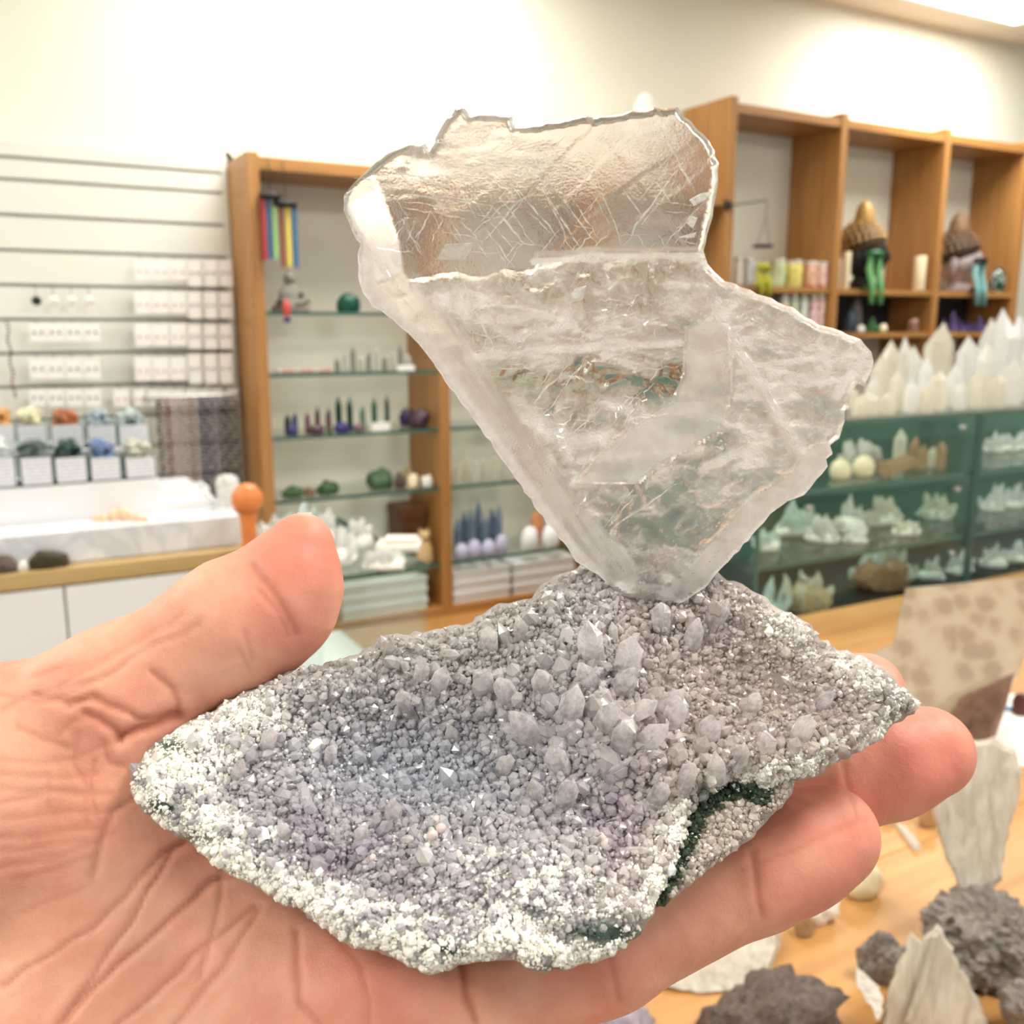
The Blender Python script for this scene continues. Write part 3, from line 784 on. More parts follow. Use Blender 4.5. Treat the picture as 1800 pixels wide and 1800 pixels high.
# ---- lower layer that shows under the right edge, with a green skin between
LOW = [(1290,1362),(1340,1370),(1376,1362),(1402,1364),(1392,1400),(1360,1432),(1325,1468),(1290,1496),(1245,1530),(1200,1568),(1168,1592),(1148,1597),(1140,1580),(1175,1520),(1190,1470),(1210,1425),(1245,1385)]
def lw_front(x, y, e):
    P = np.c_[x / 40, y / 40, np.zeros(len(x))]
    w = np.sqrt(np.clip(1 - (1 - np.clip(e / 26, 0, 1)) ** 2, 0, 1))
    return rock_plane(x, y) + .0070 - w * .0028 - .0008 * fbm(P * 2, 3) - .0004 * fbm(P * 8, 2)
LV, LF, LP, LD = slab(densify(LOW, 8, 1.5, 5), 5.0, lw_front, lambda x, y, e: rock_plane(x, y) + .0125 + .0064 * np.clip(e / 22, 0, 1))
low = mesh_obj('lower_layer', to_local(LV), LF, M['matrix'], specimen, True)
P = np.c_[LP / 30, np.zeros(len(LP))]; nn = fbm(P, 3)
bandd, _ = seg_dist(LP, [(1345, 1395), (1280, 1392), (1225, 1432), (1205, 1490), (1180, 1545), (1148, 1595)])
gw = np.clip(smoothstep(26, 12, bandd + 10 * nn) + G(LP[:, 0], LP[:, 1], 1322, 1412, 34, 22) * .8 * smoothstep(-.3, .4, nn), 0, 1)[:, None]
cc = (1 - gw) * np.array(srgb(216, 204, 194)[:3]) + gw * np.array(srgb(62, 72, 58)[:3])
set_color(low, np.vstack([np.clip(cc, 0, 1), np.tile(np.array(srgb(176, 166, 158)[:3]), (len(LP), 1))]))
nL = 900
r3 = np.random.default_rng(31); PL = np.c_[r3.uniform(1135, 1405, nL * 6), r3.uniform(1370, 1600, nL * 6)]
PL = PL[inside(PL, np.array(LOW))]; dL, _ = seg_dist(PL, LOW, True); PL = PL[dL > 5][:nL]; dL = dL[dL > 5][:nL]; nL = len(PL)
sL = r3.lognormal(0, .4, nL) * .00032; bL = pxd(PL[:, 0], PL[:, 1], lw_front(PL[:, 0], PL[:, 1], dL))
axL = rock_n + r3.normal(0, .5, (nL, 3)); axL /= np.linalg.norm(axL, axis=1)[:, None]; uL = np.cross(axL, r3.normal(0, 1, (nL, 3))); uL /= np.linalg.norm(uL, axis=1)[:, None]; wL = np.cross(axL, uL)
VL = bL[:, None, :] + sL[:, None, None] * (HPV[None, :, :1] * uL[:, None, :] + HPV[None, :, 1:2] * wL[:, None, :] + 1.7 * HPV[None, :, 2:] * axL[:, None, :])
flL = [tuple(q) for f in HPF for q in (np.array(f)[None, :] + (np.arange(nL) * nv)[:, None]).tolist()]
dL_o = mesh_obj('fine_druse', to_local(VL.reshape(-1, 3)), flL, M['druse'], low, False)
bd2, _ = seg_dist(PL, [(1345, 1395), (1280, 1392), (1225, 1432), (1205, 1490), (1180, 1545), (1148, 1595)])
gL = np.clip(smoothstep(24, 10, bd2 + r3.normal(0, 5, nL)), 0, 1)[:, None]
cL = (1 - gL) * np.array(srgb(222, 210, 200)[:3]) + gL * np.array(srgb(70, 88, 68)[:3])
a = dL_o.data.color_attributes.new('tint', 'FLOAT_COLOR', 'POINT'); a.data.foreach_set('color', np.repeat(np.c_[cL, np.full(nL, .3)], nv, 0).astype(np.float32).ravel())
dL_o.data.flip_normals()
tag(dL_o, 'fine quartz grains on the lower layer', kind='stuff')
tag(low, 'pale quartz layer with a dark green skin under the right edge')

# ================================================================== the clear blade
BLADE = [(1100,1050),(1050,1010),(1012,985),(1000,965),(940,890),(900,832),(860,775),(820,722),(790,680),(735,605),(700,570),(680,555),(655,540),(632,500),(628,455),(632,430),(615,395),(603,370),(605,345),(618,325),(650,295),(690,265),(720,250),(748,249),(757,264),(766,240),(785,210),(800,190),(815,186),(830,203),(870,200),(902,204),(905,222),(960,216),(1020,207),(1080,203),(1150,190),(1190,191),(1215,215),(1245,245),(1262,290),(1262,320),(1255,365),(1247,400),(1238,440),(1245,465),(1275,495),(1330,515),(1380,535),(1440,570),(1480,584),(1515,598),(1532,620),(1531,655),(1520,678),(1508,676),(1495,690),(1492,715),(1484,722),(1487,740),(1474,770),(1460,780),(1462,798),(1452,806),(1455,820),(1435,845),(1415,870),(1385,880),(1355,905),(1330,930),(1290,975),(1240,1032),(1200,1060)]
BL_IN = [(618,395),(665,470),(740,548),(800,612),(930,770),(1060,930),(1080,1000)]
BLD = densify(BLADE, 12, 1.3, 8)
LEDGE = [(603,360),(632,440),(640,510),(680,555),(735,605),(790,680),(860,775),(940,890),(1012,985),(1050,1020)]
REDGE = [(1455,822),(1415,870),(1355,905),(1290,975),(1240,1032),(1200,1060)]
RIDGE = [(1255,540),(1290,605),(1330,670),(1370,735),(1412,800)]
PATCH = [(1205,575),(1240,560),(1282,572),(1285,690),(1270,760),(1190,800),(1120,850),(1010,850),(1085,765),(1185,705),(1200,660)]
def bl_plane(x, y): return .1915 + (x - 1050) * 1.2e-5 + (1000 - y) * 3.0e-5
def lower_mask(x, y):
    n = 10 * vnoise(np.c_[x / 40, y / 40, np.zeros(len(x))])
    lim = np.where(x < 940, 470 + (940 - x) * .12, 462 - (x - 940) * .03)
    return smoothstep(lim - 4 + n, lim + 6 + n, y)
def bl_front(x, y, e):
    P2 = np.c_[x, y]
    dl, _ = seg_dist(P2, LEDGE); drr, _ = seg_dist(P2, REDGE); dg, _ = seg_dist(P2, RIDGE)
    h = np.minimum(np.minimum(np.clip(e / 9, 0, 1) * .45 + .55, .25 + .75 * np.clip(dl / 72, 0, 1)), .3 + .7 * np.clip(drr / 44, 0, 1))
    h = np.where(e < 1e-6, .45, h)
    low_ = lower_mask(x, y)
    band = smoothstep(66, 74, dl) * smoothstep(44, 50, drr)
    pat = inside(P2, PATCH).astype(float)
    Q = np.c_[x / 46, y / 15, np.zeros(len(x))]
    wav = fbm(Q + 3 * fbm(np.c_[x / 120, y / 120, np.ones(len(x))], 2)[:, None], 3)
    fine = fbm(np.c_[(x + .5 * y) / 9, (y - .5 * x) / 20, np.ones(len(x)) * 3], 2)
    mm = low_ * band * (1 - pat) * (.34 * wav + .06 * fine) * smoothstep(15, 40, e)
    wing = smoothstep(1260, 1330, x) * low_ * (1 - pat)
    mm = mm + wing * .07 * fine
    mm = mm + pat * (.25 + .12 * fbm(np.c_[x / 90, y / 60, np.ones(len(x)) * 7], 2))
    mm = mm - low_ * .35 * (1 - pat) * band
    mm = mm + .5 * np.exp(-(dg / 12) ** 2)
    # cleavage steps in the clear upper part
    up = (1 - low_)
    t1 = (x * .62 + y * .78) / 52; t2 = (x * .80 - y * .60) / 64
    st = (np.floor(t1 + .35 * vnoise(np.c_[x / 120, y / 120, np.ones(len(x)) * 2])) * .61 % 1) * .16 + (np.floor(t2) * .37 % 1) * .12
    mm = mm + up * band * (st * .7 * smoothstep(620, 900, x) + .07 * fbm(np.c_[x / 70, y / 9, np.ones(len(x)) * 5], 2) * smoothstep(900, 700, x) * smoothstep(420, 380, y) + .07 * fbm(np.c_[x / 60, y / 12, np.ones(len(x)) * 6], 2) * smoothstep(320, 270, y) * smoothstep(1050, 950, x))
    mm = mm + up * .8 * G(x, y, 735, 280, 34, 24) - up * .6 * G(x, y, 710, 290, 12, 10)
    mm = mm + .012 * fbm(np.c_[x / 40, y / 40, np.ones(len(x)) * 4], 2)
    return bl_plane(x, y) - h * .0052 - mm * 1e-3
def bl_back(x, y, e):
    low_ = lower_mask(x, y)
    h = np.where(e < 1e-6, .35, np.clip(e / 14, 0, 1) * .6 + .4)
    return bl_plane(x, y) + .004 * h + 1e-3 * (.03 * fbm(np.c_[x / 80, y / 60, np.ones(len(x)) * 8], 2) + low_ * .12 * fbm(np.c_[x / 50, y / 22, np.ones(len(x)) * 8], 2))
BV, BF, BP, BD = slab(BLD, 4.0, bl_front, bl_back)
def blade_milk(x, y):
    P2 = np.c_[x, y]
    dl, _ = seg_dist(P2, LEDGE); drr, _ = seg_dist(P2, REDGE); dg, _ = seg_dist(P2, RIDGE)
    low_ = lower_mask(x, y); pat = inside(P2, PATCH).astype(float)
    n = fbm(np.c_[x / 60, y / 30, np.zeros(len(x))], 4); n2 = fbm(np.c_[x / 14, y / 7, np.zeros(len(x)) + 2], 3)
    wp = .9 * fbm(np.c_[x / 110, y / 110, np.zeros(len(x)) + 4], 2)
    v1 = np.clip(1 - 2.2 * np.abs(fbm(np.c_[x / 95 + wp, y / 24 + 1.5 * wp, np.zeros(len(x)) + 5], 3)), 0, 1) ** 2
    v2 = np.clip(1 - 2.4 * np.abs(fbm(np.c_[(x + y) / 38, (y - .6 * x) / 13, np.zeros(len(x)) + 6], 2)), 0, 1) ** 2
    m = .14 + .07 * np.clip(n, 0, 1) + .22 * G(x, y, 800, 260, 150, 80) * np.clip(.5 + v1, 0, 1) + low_ * (.10 + .10 * n + .55 * v1 * smoothstep(-.5, .5, n) + .22 * v2)
    sdp, _ = seg_dist(P2, PATCH, True); sdp = np.where(pat > 0, sdp, -sdp)
    pw = smoothstep(-3, 9, sdp) * (.35 + .65 * smoothstep(1292, 1228, x))
    m = m + pw * (.54 + .14 * n - m)
    ns = fbm(np.c_[(x * .55 + y * .83) / 70, (x * .83 - y * .55) / 9, np.zeros(len(x)) + 9], 3)
    bw = smoothstep(75, 66, dl); m = m + bw * (.16 + (.36 + .16 * ns) * smoothstep(370, 480, y) - m)
    m = m + smoothstep(24, 12, dl) * (.3 + .55 * smoothstep(370, 480, y) - m)
    m = m + smoothstep(49, 40, drr) * (.62 + .2 * n2 - m)
    m = np.maximum(m, .62 * np.exp(-(dg / 15) ** 2))
    m = m + low_ * smoothstep(1250, 1330, x) * .10
    for ln, w, a in [([(825, 632), (900, 625), (1000, 612), (1100, 606), (1195, 600)], 10, .5), ([(880, 560), (950, 555), (1010, 572)], 12, .3), ([(930, 735), (960, 760), (1010, 775), (1060, 770)], 22, .42), ([(900, 700), (960, 745), (1000, 800)], 18, .3), ([(1020, 805), (1120, 800), (1230, 790)], 14, .35), ([(1330, 640), (1400, 632), (1450, 625), (1462, 655)], 9, .45), ([(1470, 690), (1500, 665)], 14, .5), ([(940, 462), (1030, 455), (1130, 452), (1240, 448)], 6, .5), ([(1240, 820), (1290, 800), (1330, 790)], 14, .4), ([(850, 560), (900, 590), (960, 585)], 14, .3)]:
        d, _ = seg_dist(P2 + 5 * np.c_[n2, n], ln); m = np.maximum(m, np.exp(-(d / w) ** 2) * (a + .35))
    dkn = G(x, y, 1160, 660, 60, 40) * .3 + G(x, y, 900, 680, 60, 40) * .25 + G(x, y, 1040, 660, 90, 30) * .2
    m = m - low_ * dkn * (pat < .5)
    return np.clip(m, .03, .95)
def blade_material():
    t = NT('clear_blade')
    mk = t.attr('milk').outputs['Fac']
    v = t.coords((1, 1, 1)); n = t.noise(v, 350, 5, .6); n2 = t.noise(v, 1600, 3, .6)
    g = t.node('ShaderNodeBsdfPrincipled', IOR=1.48); g.inputs['Base Color'].default_value = (.985, .97, .965, 1)
    g.inputs['Transmission Weight'].default_value = 1.0
    rr = t.node('ShaderNodeMapRange', Value=mk); rr.inputs['From Min'].default_value = .1; rr.inputs['From Max'].default_value = .8; rr.inputs['To Min'].default_value = .015; rr.inputs['To Max'].default_value = .45
    t.link(rr.outputs[0], g.inputs['Roughness'])
    bs = t.node('ShaderNodeMapRange', Value=mk); bs.inputs['From Min'].default_value = .1; bs.inputs['From Max'].default_value = .6; bs.inputs['To Min'].default_value = .02; bs.inputs['To Max'].default_value = .45
    ad = t.node('ShaderNodeMath', _operation='ADD', i0=n, i1=n2)
    gr = t.node('ShaderNodeMath', _operation='MULTIPLY', i0=bs.outputs[0], i1=t.attr('grain').outputs['Fac'])
    b = t.node('ShaderNodeBump', Distance=.0008, Height=ad.outputs[0]); t.link(gr.outputs[0], b.inputs['Strength']); t.link(b.outputs['Normal'], g.inputs['Normal'])
    cm = t.ramp(n, [(.3, srgb(232, 224, 222)), (.65, srgb(252, 250, 247))])
    d = t.node('ShaderNodeBsdfDiffuse', Color=cm); tl = t.node('ShaderNodeBsdfTranslucent', Color=cm)
    t.link(b.outputs['Normal'], d.inputs['Normal'])
    m0 = t.node('ShaderNodeMixShader'); m0.inputs[0].default_value = .5; t.link(d.outputs[0], m0.inputs[1]); t.link(tl.outputs[0], m0.inputs[2])
    m1 = t.node('ShaderNodeMixShader'); t.link(mk, m1.inputs[0]); t.link(g.outputs[0], m1.inputs[1]); t.link(m0.outputs[0], m1.inputs[2])
    return t.surf(m1.outputs[0])
M['blade'] = blade_material()
blade = mesh_obj('crystal_blade', to_local(BV), BF, M['blade'], specimen, auto=38)
mk = blade_milk(BP[:, 0], BP[:, 1])
a = blade.data.attributes.new('milk', 'FLOAT', 'POINT'); a.data.foreach_set('value', np.r_[mk, mk * .55].astype(np.float32))
dl_, _ = seg_dist(BP, LEDGE); dr_, _ = seg_dist(BP, REDGE)
gn = np.where((dl_ < 70) | (dr_ < 44) | inside(BP, PATCH), .12, 1.0)
a = blade.data.attributes.new('grain', 'FLOAT', 'POINT'); a.data.foreach_set('value', np.r_[gn, gn * .5].astype(np.float32))
tag(blade, 'clear bladed crystal with cleavage cracks and milky lower half')

# ---- cleavage cracks inside the blade, and painted ridge highlights
def crack_material():
    t = NT('crack_and_highlight')
    tr = t.node('ShaderNodeBsdfTransparent'); d = t.node('ShaderNodeBsdfDiffuse', Color=(.97, .95, .92, 1)); tl = t.node('ShaderNodeBsdfTranslucent', Color=(.97, .95, .92, 1)); gl = t.node('ShaderNodeBsdfGlossy', Roughness=.15)
    m0 = t.node('ShaderNodeMixShader'); m0.inputs[0].default_value = .5; t.link(d.outputs[0], m0.inputs[1]); t.link(tl.outputs[0], m0.inputs[2])
    m2 = t.node('ShaderNodeMixShader'); m2.inputs[0].default_value = .3; t.link(m0.outputs[0], m2.inputs[1]); t.link(gl.outputs[0], m2.inputs[2])
    v = t.coords((1, 1, 1)); n = t.noise(v, 500, 4)
    mr = t.node('ShaderNodeMapRange', Value=n); mr.inputs['From Min'].default_value = .35; mr.inputs['From Max'].default_value = .6; mr.inputs['To Min'].default_value = .25; mr.inputs['To Max'].default_value = .9
    m1 = t.node('ShaderNodeMixShader'); t.link(mr.outputs[0], m1.inputs[0]); t.link(tr.outputs[0], m1.inputs[1]); t.link(m2.outputs[0], m1.inputs[2])
    return t.surf(m1.outputs[0])
M['crack'] = crack_material()
CR = [((864,360),(926,430)),((911,333),(981,418)),((942,317),(1031,453)),((955,330),(1012,455)),((1035,267),(1092,432)),((973,329),(1047,425)),((1160,220),(1222,337)),((946,317),(852,422)),((1195,290),(1093,434)),((988,399),(903,504)),((911,337),(829,414)),((1249,345),(1160,442)),((623,313),(681,316)),((625,341),(682,342)),((622,362),(682,362)),((642,372),(685,372)),((650,381),(678,380)),((704,341),(868,362)),((704,362),(817,385)),((689,307),(798,313)),((867,420),(903,503)),((851,400),(905,470)),((880,350),(940,430)),((1000,340),(1050,420)),((895,330),(845,390)),((700,300),(790,330)),((719,375),(690,430)),((735,380),(712,430)),((757,370),(735,420)),((810,390),(850,430)),((1010,445),(1050,400)),((1040,440),(1075,400)),((890,470),(925,420)),((780,385),(755,430)),((840,300),(900,330)),((905,255),(895,225)),((760,345),(840,350)),((640,330),(690,330)),((700,352),(840,375)),((935,470),(985,480)),((1150,445),(1240,447)),((680,475),(735,560)),((800,470),(870,620)),((900,620),(960,560)),((940,690),(1010,600)),((985,690),(1045,610)),((930,720),(1000,640)),((1060,930),(1160,800)),((1075,930),(1190,850)),((990,870),(1060,770)),((1040,850),(1010,910)),((960,800),(1080,700)),((885,600),(980,560)),((1320,560),(1400,600)),((1010,520),(950,640)),((1120,870),(1070,925))]
cv = []; cf = []
r2 = np.random.default_rng(4)
def add_white_ribbon(p, q, w, wob=2.0):
    """thin raised white ribbon where a cleavage crack reaches the surface; also paints ridge highlights"""
    n = 8; base = len(cv)
    p = np.array(p, float); q = np.array(q, float); nrm = np.array([-(q - p)[1], (q - p)[0]]); nrm /= np.hypot(*nrm)
    for i in range(n + 1):
        c_ = p + (q - p) * i / n + nrm * r2.normal(0, wob) * (0 < i < n)
        ww = w * (.15 + .85 * math.sin(math.pi * (i + .3) / (n + .6))) * r2.uniform(.5, 1.2)
        for s_ in (-.5, .5):
            c2 = c_ + nrm * s_ * ww
            dd = float(bl_front(np.array([c2[0]]), np.array([c2[1]]), np.array([60.]))[0])
            cv.append(pxd(c2[0], c2[1], dd - .00014))
    for i in range(n):
        cf.append((base + 2 * i, base + 2 * i + 1, base + 2 * i + 3, base + 2 * i + 2))
for p, q in CR:
    add_white_ribbon(p, q, r2.uniform(2.2, 4.2), 1.5)
for k in range(90):
    cx_, cy_ = r2.uniform(690, 1215), r2.uniform(235, 450); a_ = r2.choice([.98, -.92, .1]) + r2.normal(0, .08); l_ = r2.uniform(12, 42)
    add_white_ribbon((cx_ - l_ * math.cos(a_), cy_ - l_ * math.sin(a_)), (cx_ + l_ * math.cos(a_), cy_ + l_ * math.sin(a_)), r2.uniform(1.2, 2.6), 1.0)
for pl_, w_ in (([(1252, 545), (1292, 612), (1332, 676), (1372, 740), (1410, 798)], 3.0), ([(1262, 545), (1305, 612), (1345, 676), (1385, 740)], 2.0), ([(1005, 850), (1085, 768), (1186, 706)], 2.2), ([(1160, 222), (1190, 275), (1222, 338)], 2.4)):  # wing ridge lines are a highlight painted as white ribbons
    for p_, q_ in zip(pl_[:-1], pl_[1:]): add_white_ribbon(p_, q_, w_, .6)
for k in range(80):      # fine wavy cracks of the lower half
    cx_, cy_ = r2.uniform(850, 1190), r2.uniform(520, 790)
    if not inside([(cx_, cy_)], [(760, 480), (1230, 470), (1190, 700), (1000, 850), (950, 780)])[0]: continue
    a_ = r2.choice([-.15, .1, -.9, 2.2]) + r2.normal(0, .12); l_ = r2.uniform(15, 45)
    add_white_ribbon((cx_ - l_ * math.cos(a_), cy_ - l_ * math.sin(a_)), (cx_ + l_ * math.cos(a_), cy_ + l_ * math.sin(a_)), r2.uniform(1.5, 3.5), 2.2)
cracks = mesh_obj('cracks_and_highlights', to_local(np.array(cv)), cf, M['crack'], blade)
tag(cracks, 'fine white crossing cleavage cracks and painted ridge highlights', kind='stuff')
M['flash'] = clear_quartz('painted_glint', (.98, .97, .95, 1), .15, .6, (.97, .96, .94, 1))  # glints of cleavage faces, painted as small white chips
for nm, poly in (('painted_glint', [(767,457),(784,431),(836,428),(816,458)]), ('painted_glint', [(1000,535),(1008,512),(1030,505),(1024,528)]), ('painted_glint', [(1212,352),(1232,341),(1250,338),(1240,352),(1220,362)]), ('painted_glint', [(1206,392),(1216,380),(1226,384),(1218,402)]), ('painted_glint', [(1193,418),(1224,409),(1220,418)])):
    zf = -.0048 if poly[0][0] != 1000 else -.0040
    vv = [pxd(x_, y_, float(bl_plane(x_, y_)) + zf + .00002 * (y_ - 440)) for x_, y_ in poly] + [pxd(x_, y_, float(bl_plane(x_, y_)) + zf + .0006) for x_, y_ in poly]
    n = len(poly)
    mesh_obj(nm, to_local(np.array(vv)), [tuple(range(n)), tuple(range(2 * n - 1, n - 1, -1))] + [(i, (i + 1) % n, n + (i + 1) % n, n + i) for i in range(n)], M['flash'], blade)
# ================================================================== builders for the shop
def depth_of(p): return (Vector(p) - EYE).dot(FWD)
def mpp(p): return depth_of(p) / F                     # metres per pixel at a point
M['cream_wax'] = simple('cream_wax', srgb(240, 224, 190), .5, .03, 20, sss=.1)
M['white_gloss'] = simple('white_gloss', srgb(244, 244, 246), .35, .01, 5)
M['white_card'] = simple('white_card', srgb(247, 243, 238), .6, .01, 5)
M['black'] = simple('black_matt', srgb(22, 22, 24), .55, .1, 30)
M['black_gloss'] = simple('black_gloss', srgb(16, 18, 22), .25)
M['chrome'] = simple('steel_wire', srgb(160, 160, 158), .3, metal=.9)
M['dark_wire'] = simple('dark_wire', srgb(60, 58, 56), .45, metal=.6)
M['shelf_glass'] = thin_glass('shelf_glass', (.96, .985, .97, 1))
M['case_glass'] = thin_glass('case_glass', (.945, .985, .972, 1), .02)
M['glass_edge'] = simple('glass_edge', srgb(74, 104, 94), .2, .05, 10)
M['wq'] = clear_quartz('white_quartz', (.97, .97, .95, 1), .1, .75, (.96, .95, .91, 1), 60)
M['wq2'] = clear_quartz('snow_quartz', (.97, .98, .98, 1), .12, .85, (.96, .96, .95, 1), 60)
M['cq'] = clear_quartz('cream_quartz', (.97, .94, .86, 1), .1, .7, (.95, .92, .82, 1), 60)
M['aq'] = clear_quartz('aqua_quartz', (.88, .97, .95, 1), .1, .7, (.84, .93, .90, 1), 60)
M['bq'] = clear_quartz('smoky_quartz', (.72, .55, .38, 1), .1, .6, (.62, .45, .28, 1), 60)
M['matrix_tan'] = simple('tan_matrix', srgb(186, 166, 128), .8, .3, 120, .6)
M['matrix_brown'] = simple('brown_matrix', srgb(140, 108, 80), .8, .35, 120, .6)
M['matrix_grey'] = simple('grey_druse', srgb(142, 132, 126), .55, .4, 260, .9)
M['matrix_dark'] = simple('dark_druse', srgb(104, 88, 82), .5, .5, 260, .9)
M['matrix_white'] = simple('white_druse', srgb(246, 244, 238), .6, .08, 160, .7)

ROCKS = {}
def rock_mesh(seed, rough=.25, sub=3, flat=True, spiky=0.0):
    key = (seed, rough, sub, flat, spiky)
    if key in ROCKS: return ROCKS[key]
    bm = bmesh.new(); bmesh.ops.create_icosphere(bm, subdivisions=sub, radius=.5)
    P = np.array([v.co[:] for v in bm.verts]); bm.verts.index_update()
    Fq = [[v.index for v in f.verts] for f in bm.faces]; bm.free()
    n = fbm(P * 3.2 + seed * 3.7, 4)
    P = P * (1 + rough * n)[:, None]
    if spiky: P = P * (1 + spiky * np.abs(vnoise(P * 14 + seed)))[:, None]
    if flat: P[:, 2] = np.maximum(P[:, 2], -.30)
    P -= np.array([(P[:, 0].max() + P[:, 0].min()) / 2, (P[:, 1].max() + P[:, 1].min()) / 2, P[:, 2].min()])
    P /= np.array([np.ptp(P[:, 0]), np.ptp(P[:, 1]), np.ptp(P[:, 2])])
    ROCKS[key] = (P, Fq); return ROCKS[key]
def rock(name, label, cat, base, w, h, dp, mat, seed=1, rough=.25, rz=0.0, group=None, smooth=True, sub=3, spiky=0.0, parent=None):
    P, Fq = rock_mesh(seed, rough, sub, True, spiky)
    o = mesh_obj(name, P * np.array([w, dp, h]), Fq, mat, parent, smooth, loc=tuple(base))
    o.rotation_euler = (0, 0, rz)
    if parent is None: tag(o, label, cat, group)
    return o
def rock_px(name, label, cat, cx, ybase, wpx, hpx, z, mat, seed=1, dp=.8, back=0.0, **kw):
    """rock resting on the plane z, its base pixel given"""
    b = on_z(cx, ybase, z); m = mpp(b)
    kw.setdefault('rz', -YAW)
    return rock(name, label, cat, (b.x, b.y + back, z), wpx * m, hpx * m, wpx * m * dp, mat, seed, **kw)
PT = {}
def point_me(mat, seed, taper=.92, sharp=.30):
    """hexagonal quartz point, unit radius and height, one mesh per material"""
    key = (mat.name, seed)
    if key in PT: return PT[key]
    r = random.Random(seed); n = 6; V = []; Fc = []
    for z, rr in ((0, 1.0), (1 - sharp, taper)):
        for k in range(n):
            a = 2 * math.pi * k / n + .2
            V.append((rr * math.cos(a) * (1 + .12 * r.uniform(-1, 1)), rr * math.sin(a), z + (r.uniform(-.06, .06) if z else 0)))
    V.append((r.uniform(-.2, .2), r.uniform(-.2, .2), 1.0))
    for k in range(n):
        Fc.append((k, (k + 1) % n, n + (k + 1) % n, n + k)); Fc.append((n + k, n + (k + 1) % n, 2 * n))
    Fc.append(tuple(range(n - 1, -1, -1)))
    me = bpy.data.meshes.new('crystal_point'); me.from_pydata(V, [], Fc); me.update(); me.materials.append(mat)
    PT[key] = me; return me
def cluster(name, label, cat, base, w, h, n, mat, bmat, seed=1, group=None, base_h=.35, spread=.55, thick=.13, dpr=.7):
    r = random.Random(seed)
    t = thing(name, tuple(base), label, cat, group, rz=-YAW)
    P, Fq = rock_mesh(seed, .22, 2, True, 0.25)
    mesh_obj('base_rock', P * np.array([w, w * dpr, h * base_h * 1.15]), Fq, bmat, t, False)
    for k in range(n):
        fx = (k + .5) / n - .5 + r.uniform(-.06, .06); fy = r.uniform(-.5, .5) * dpr * .8
        hh = h * r.uniform(.5, 1.0) * (1 - .55 * abs(fx) * 1.4); rad = w * thick * r.uniform(.6, 1.1)
        link_mesh('crystal_point', point_me(mat, seed % 3 + k % 2), t, (fx * w * .8, fy * w * .8, h * base_h * .35), (r.uniform(-.35, .35), fx * spread * 2 + r.uniform(-.2, .2), r.uniform(0, 3)), (rad, rad, max(hh - h * base_h * .35, h * .2)))
    return t
def cluster_px(name, label, cat, cx, ybase, wpx, hpx, z, n, mat, bmat, seed=1, **kw):
    b = on_z(cx, ybase, z); m = mpp(b)
    return cluster(name, label, cat, (b.x, b.y, z), wpx * m, hpx * m, n, mat, bmat, seed, **kw)
def quartz_tower(name, label, base, w, h, mat, seed, group=None, rz=0.0, tilt=(0, 0), base_mat=None):
    t = link_mesh(name, point_me(mat, seed), None, tuple(base), (tilt[0], tilt[1], rz), (w / 2, w / 2, h))
    return tag(t, label, 'crystal', group)
def extrude_px(name, poly, depth, thick, mat, parent=None, org=None, tilt=0.0, inset=.0, auto=None, zmin=None, jit=0.0):
    """solid from a pixel outline at a distance, with real thickness; tilt = depth change per px upwards"""
    if jit: poly = densify(list(poly), 9, jit, int(depth * 1e4))
    pl = np.array(poly, float); c = pl.mean(0); yb = pl[:, 1].max()
    n = len(pl); V = []
    for f, dz in ((1 - inset, 0.0), (1.0, thick * .3), (1.0, thick * .75), (1 - inset, thick)):
        q = c + (pl - c) * f
        V.append(cam2world(pxd(q[:, 0], q[:, 1], depth + dz + tilt * (yb - q[:, 1]))))
    V = np.vstack(V)
    if zmin is not None: V[:, 2] = np.maximum(V[:, 2], zmin)
    Fc = [tuple(range(n)), tuple(range(4 * n - 1, 3 * n - 1, -1))]
    for k in range(3):
        for i in range(n):
            j = (i + 1) % n; Fc.append((k * n + i, (k + 1) * n + i, (k + 1) * n + j, k * n + j))
    # outline may run either way round: let bmesh orient it
    bm = bmesh.new(); vs = [bm.verts.new(v) for v in V]
    for f in Fc: bm.faces.new([vs[i] for i in f])
    bmesh.ops.recalc_face_normals(bm, faces=bm.faces[:])
    bm.verts.index_update()
    V = np.array([v.co[:] for v in bm.verts]); Fc = [[v.index for v in f.verts] for f in bm.faces]; bm.free()
    if org is None: org = V[V[:, 2].argmin()].copy() if parent is None else np.zeros(3)
    return mesh_obj(name, V - np.array(org), Fc, mat, parent, auto=auto, loc=tuple(org) if parent is None else None)

# ================================================================== slat wall
XS0 = -0.95; XS1 = on_y(400, 450, 2.275).x - .004
zg = [on_y(0, q, 2.275).z for q in (275, 314, 681)]
dz = (zg[1] - zg[2]) / 6
sw = thing('slat_wall', ((XS0 + XS1) / 2, 2.29, zg[0] + .03), 'white slatwall panel with horizontal grooves hung on the back wall', 'wall panel')
o_ = Vector(sw.location)
MB().box(XS0 - o_.x, XS1 - o_.x, -.004, .01, -1.0 - .03, 0).build('backing', M['slat_back'], sw)
edges = [zg[0] + .03, zg[0]] + [zg[1] - k * dz for k in range(14)]
for k in range(len(edges) - 1):
    MB().box(XS0 - o_.x, XS1 - o_.x, -.018, -.004, edges[k + 1] - o_.z + .0035, edges[k] - o_.z - .0035).build('slat', M['slat'], sw)
MB().box(XS1 - o_.x, XS1 - o_.x + .012, -.02, .01, -1.03, .0).build('end_trim', M['slat'], sw)

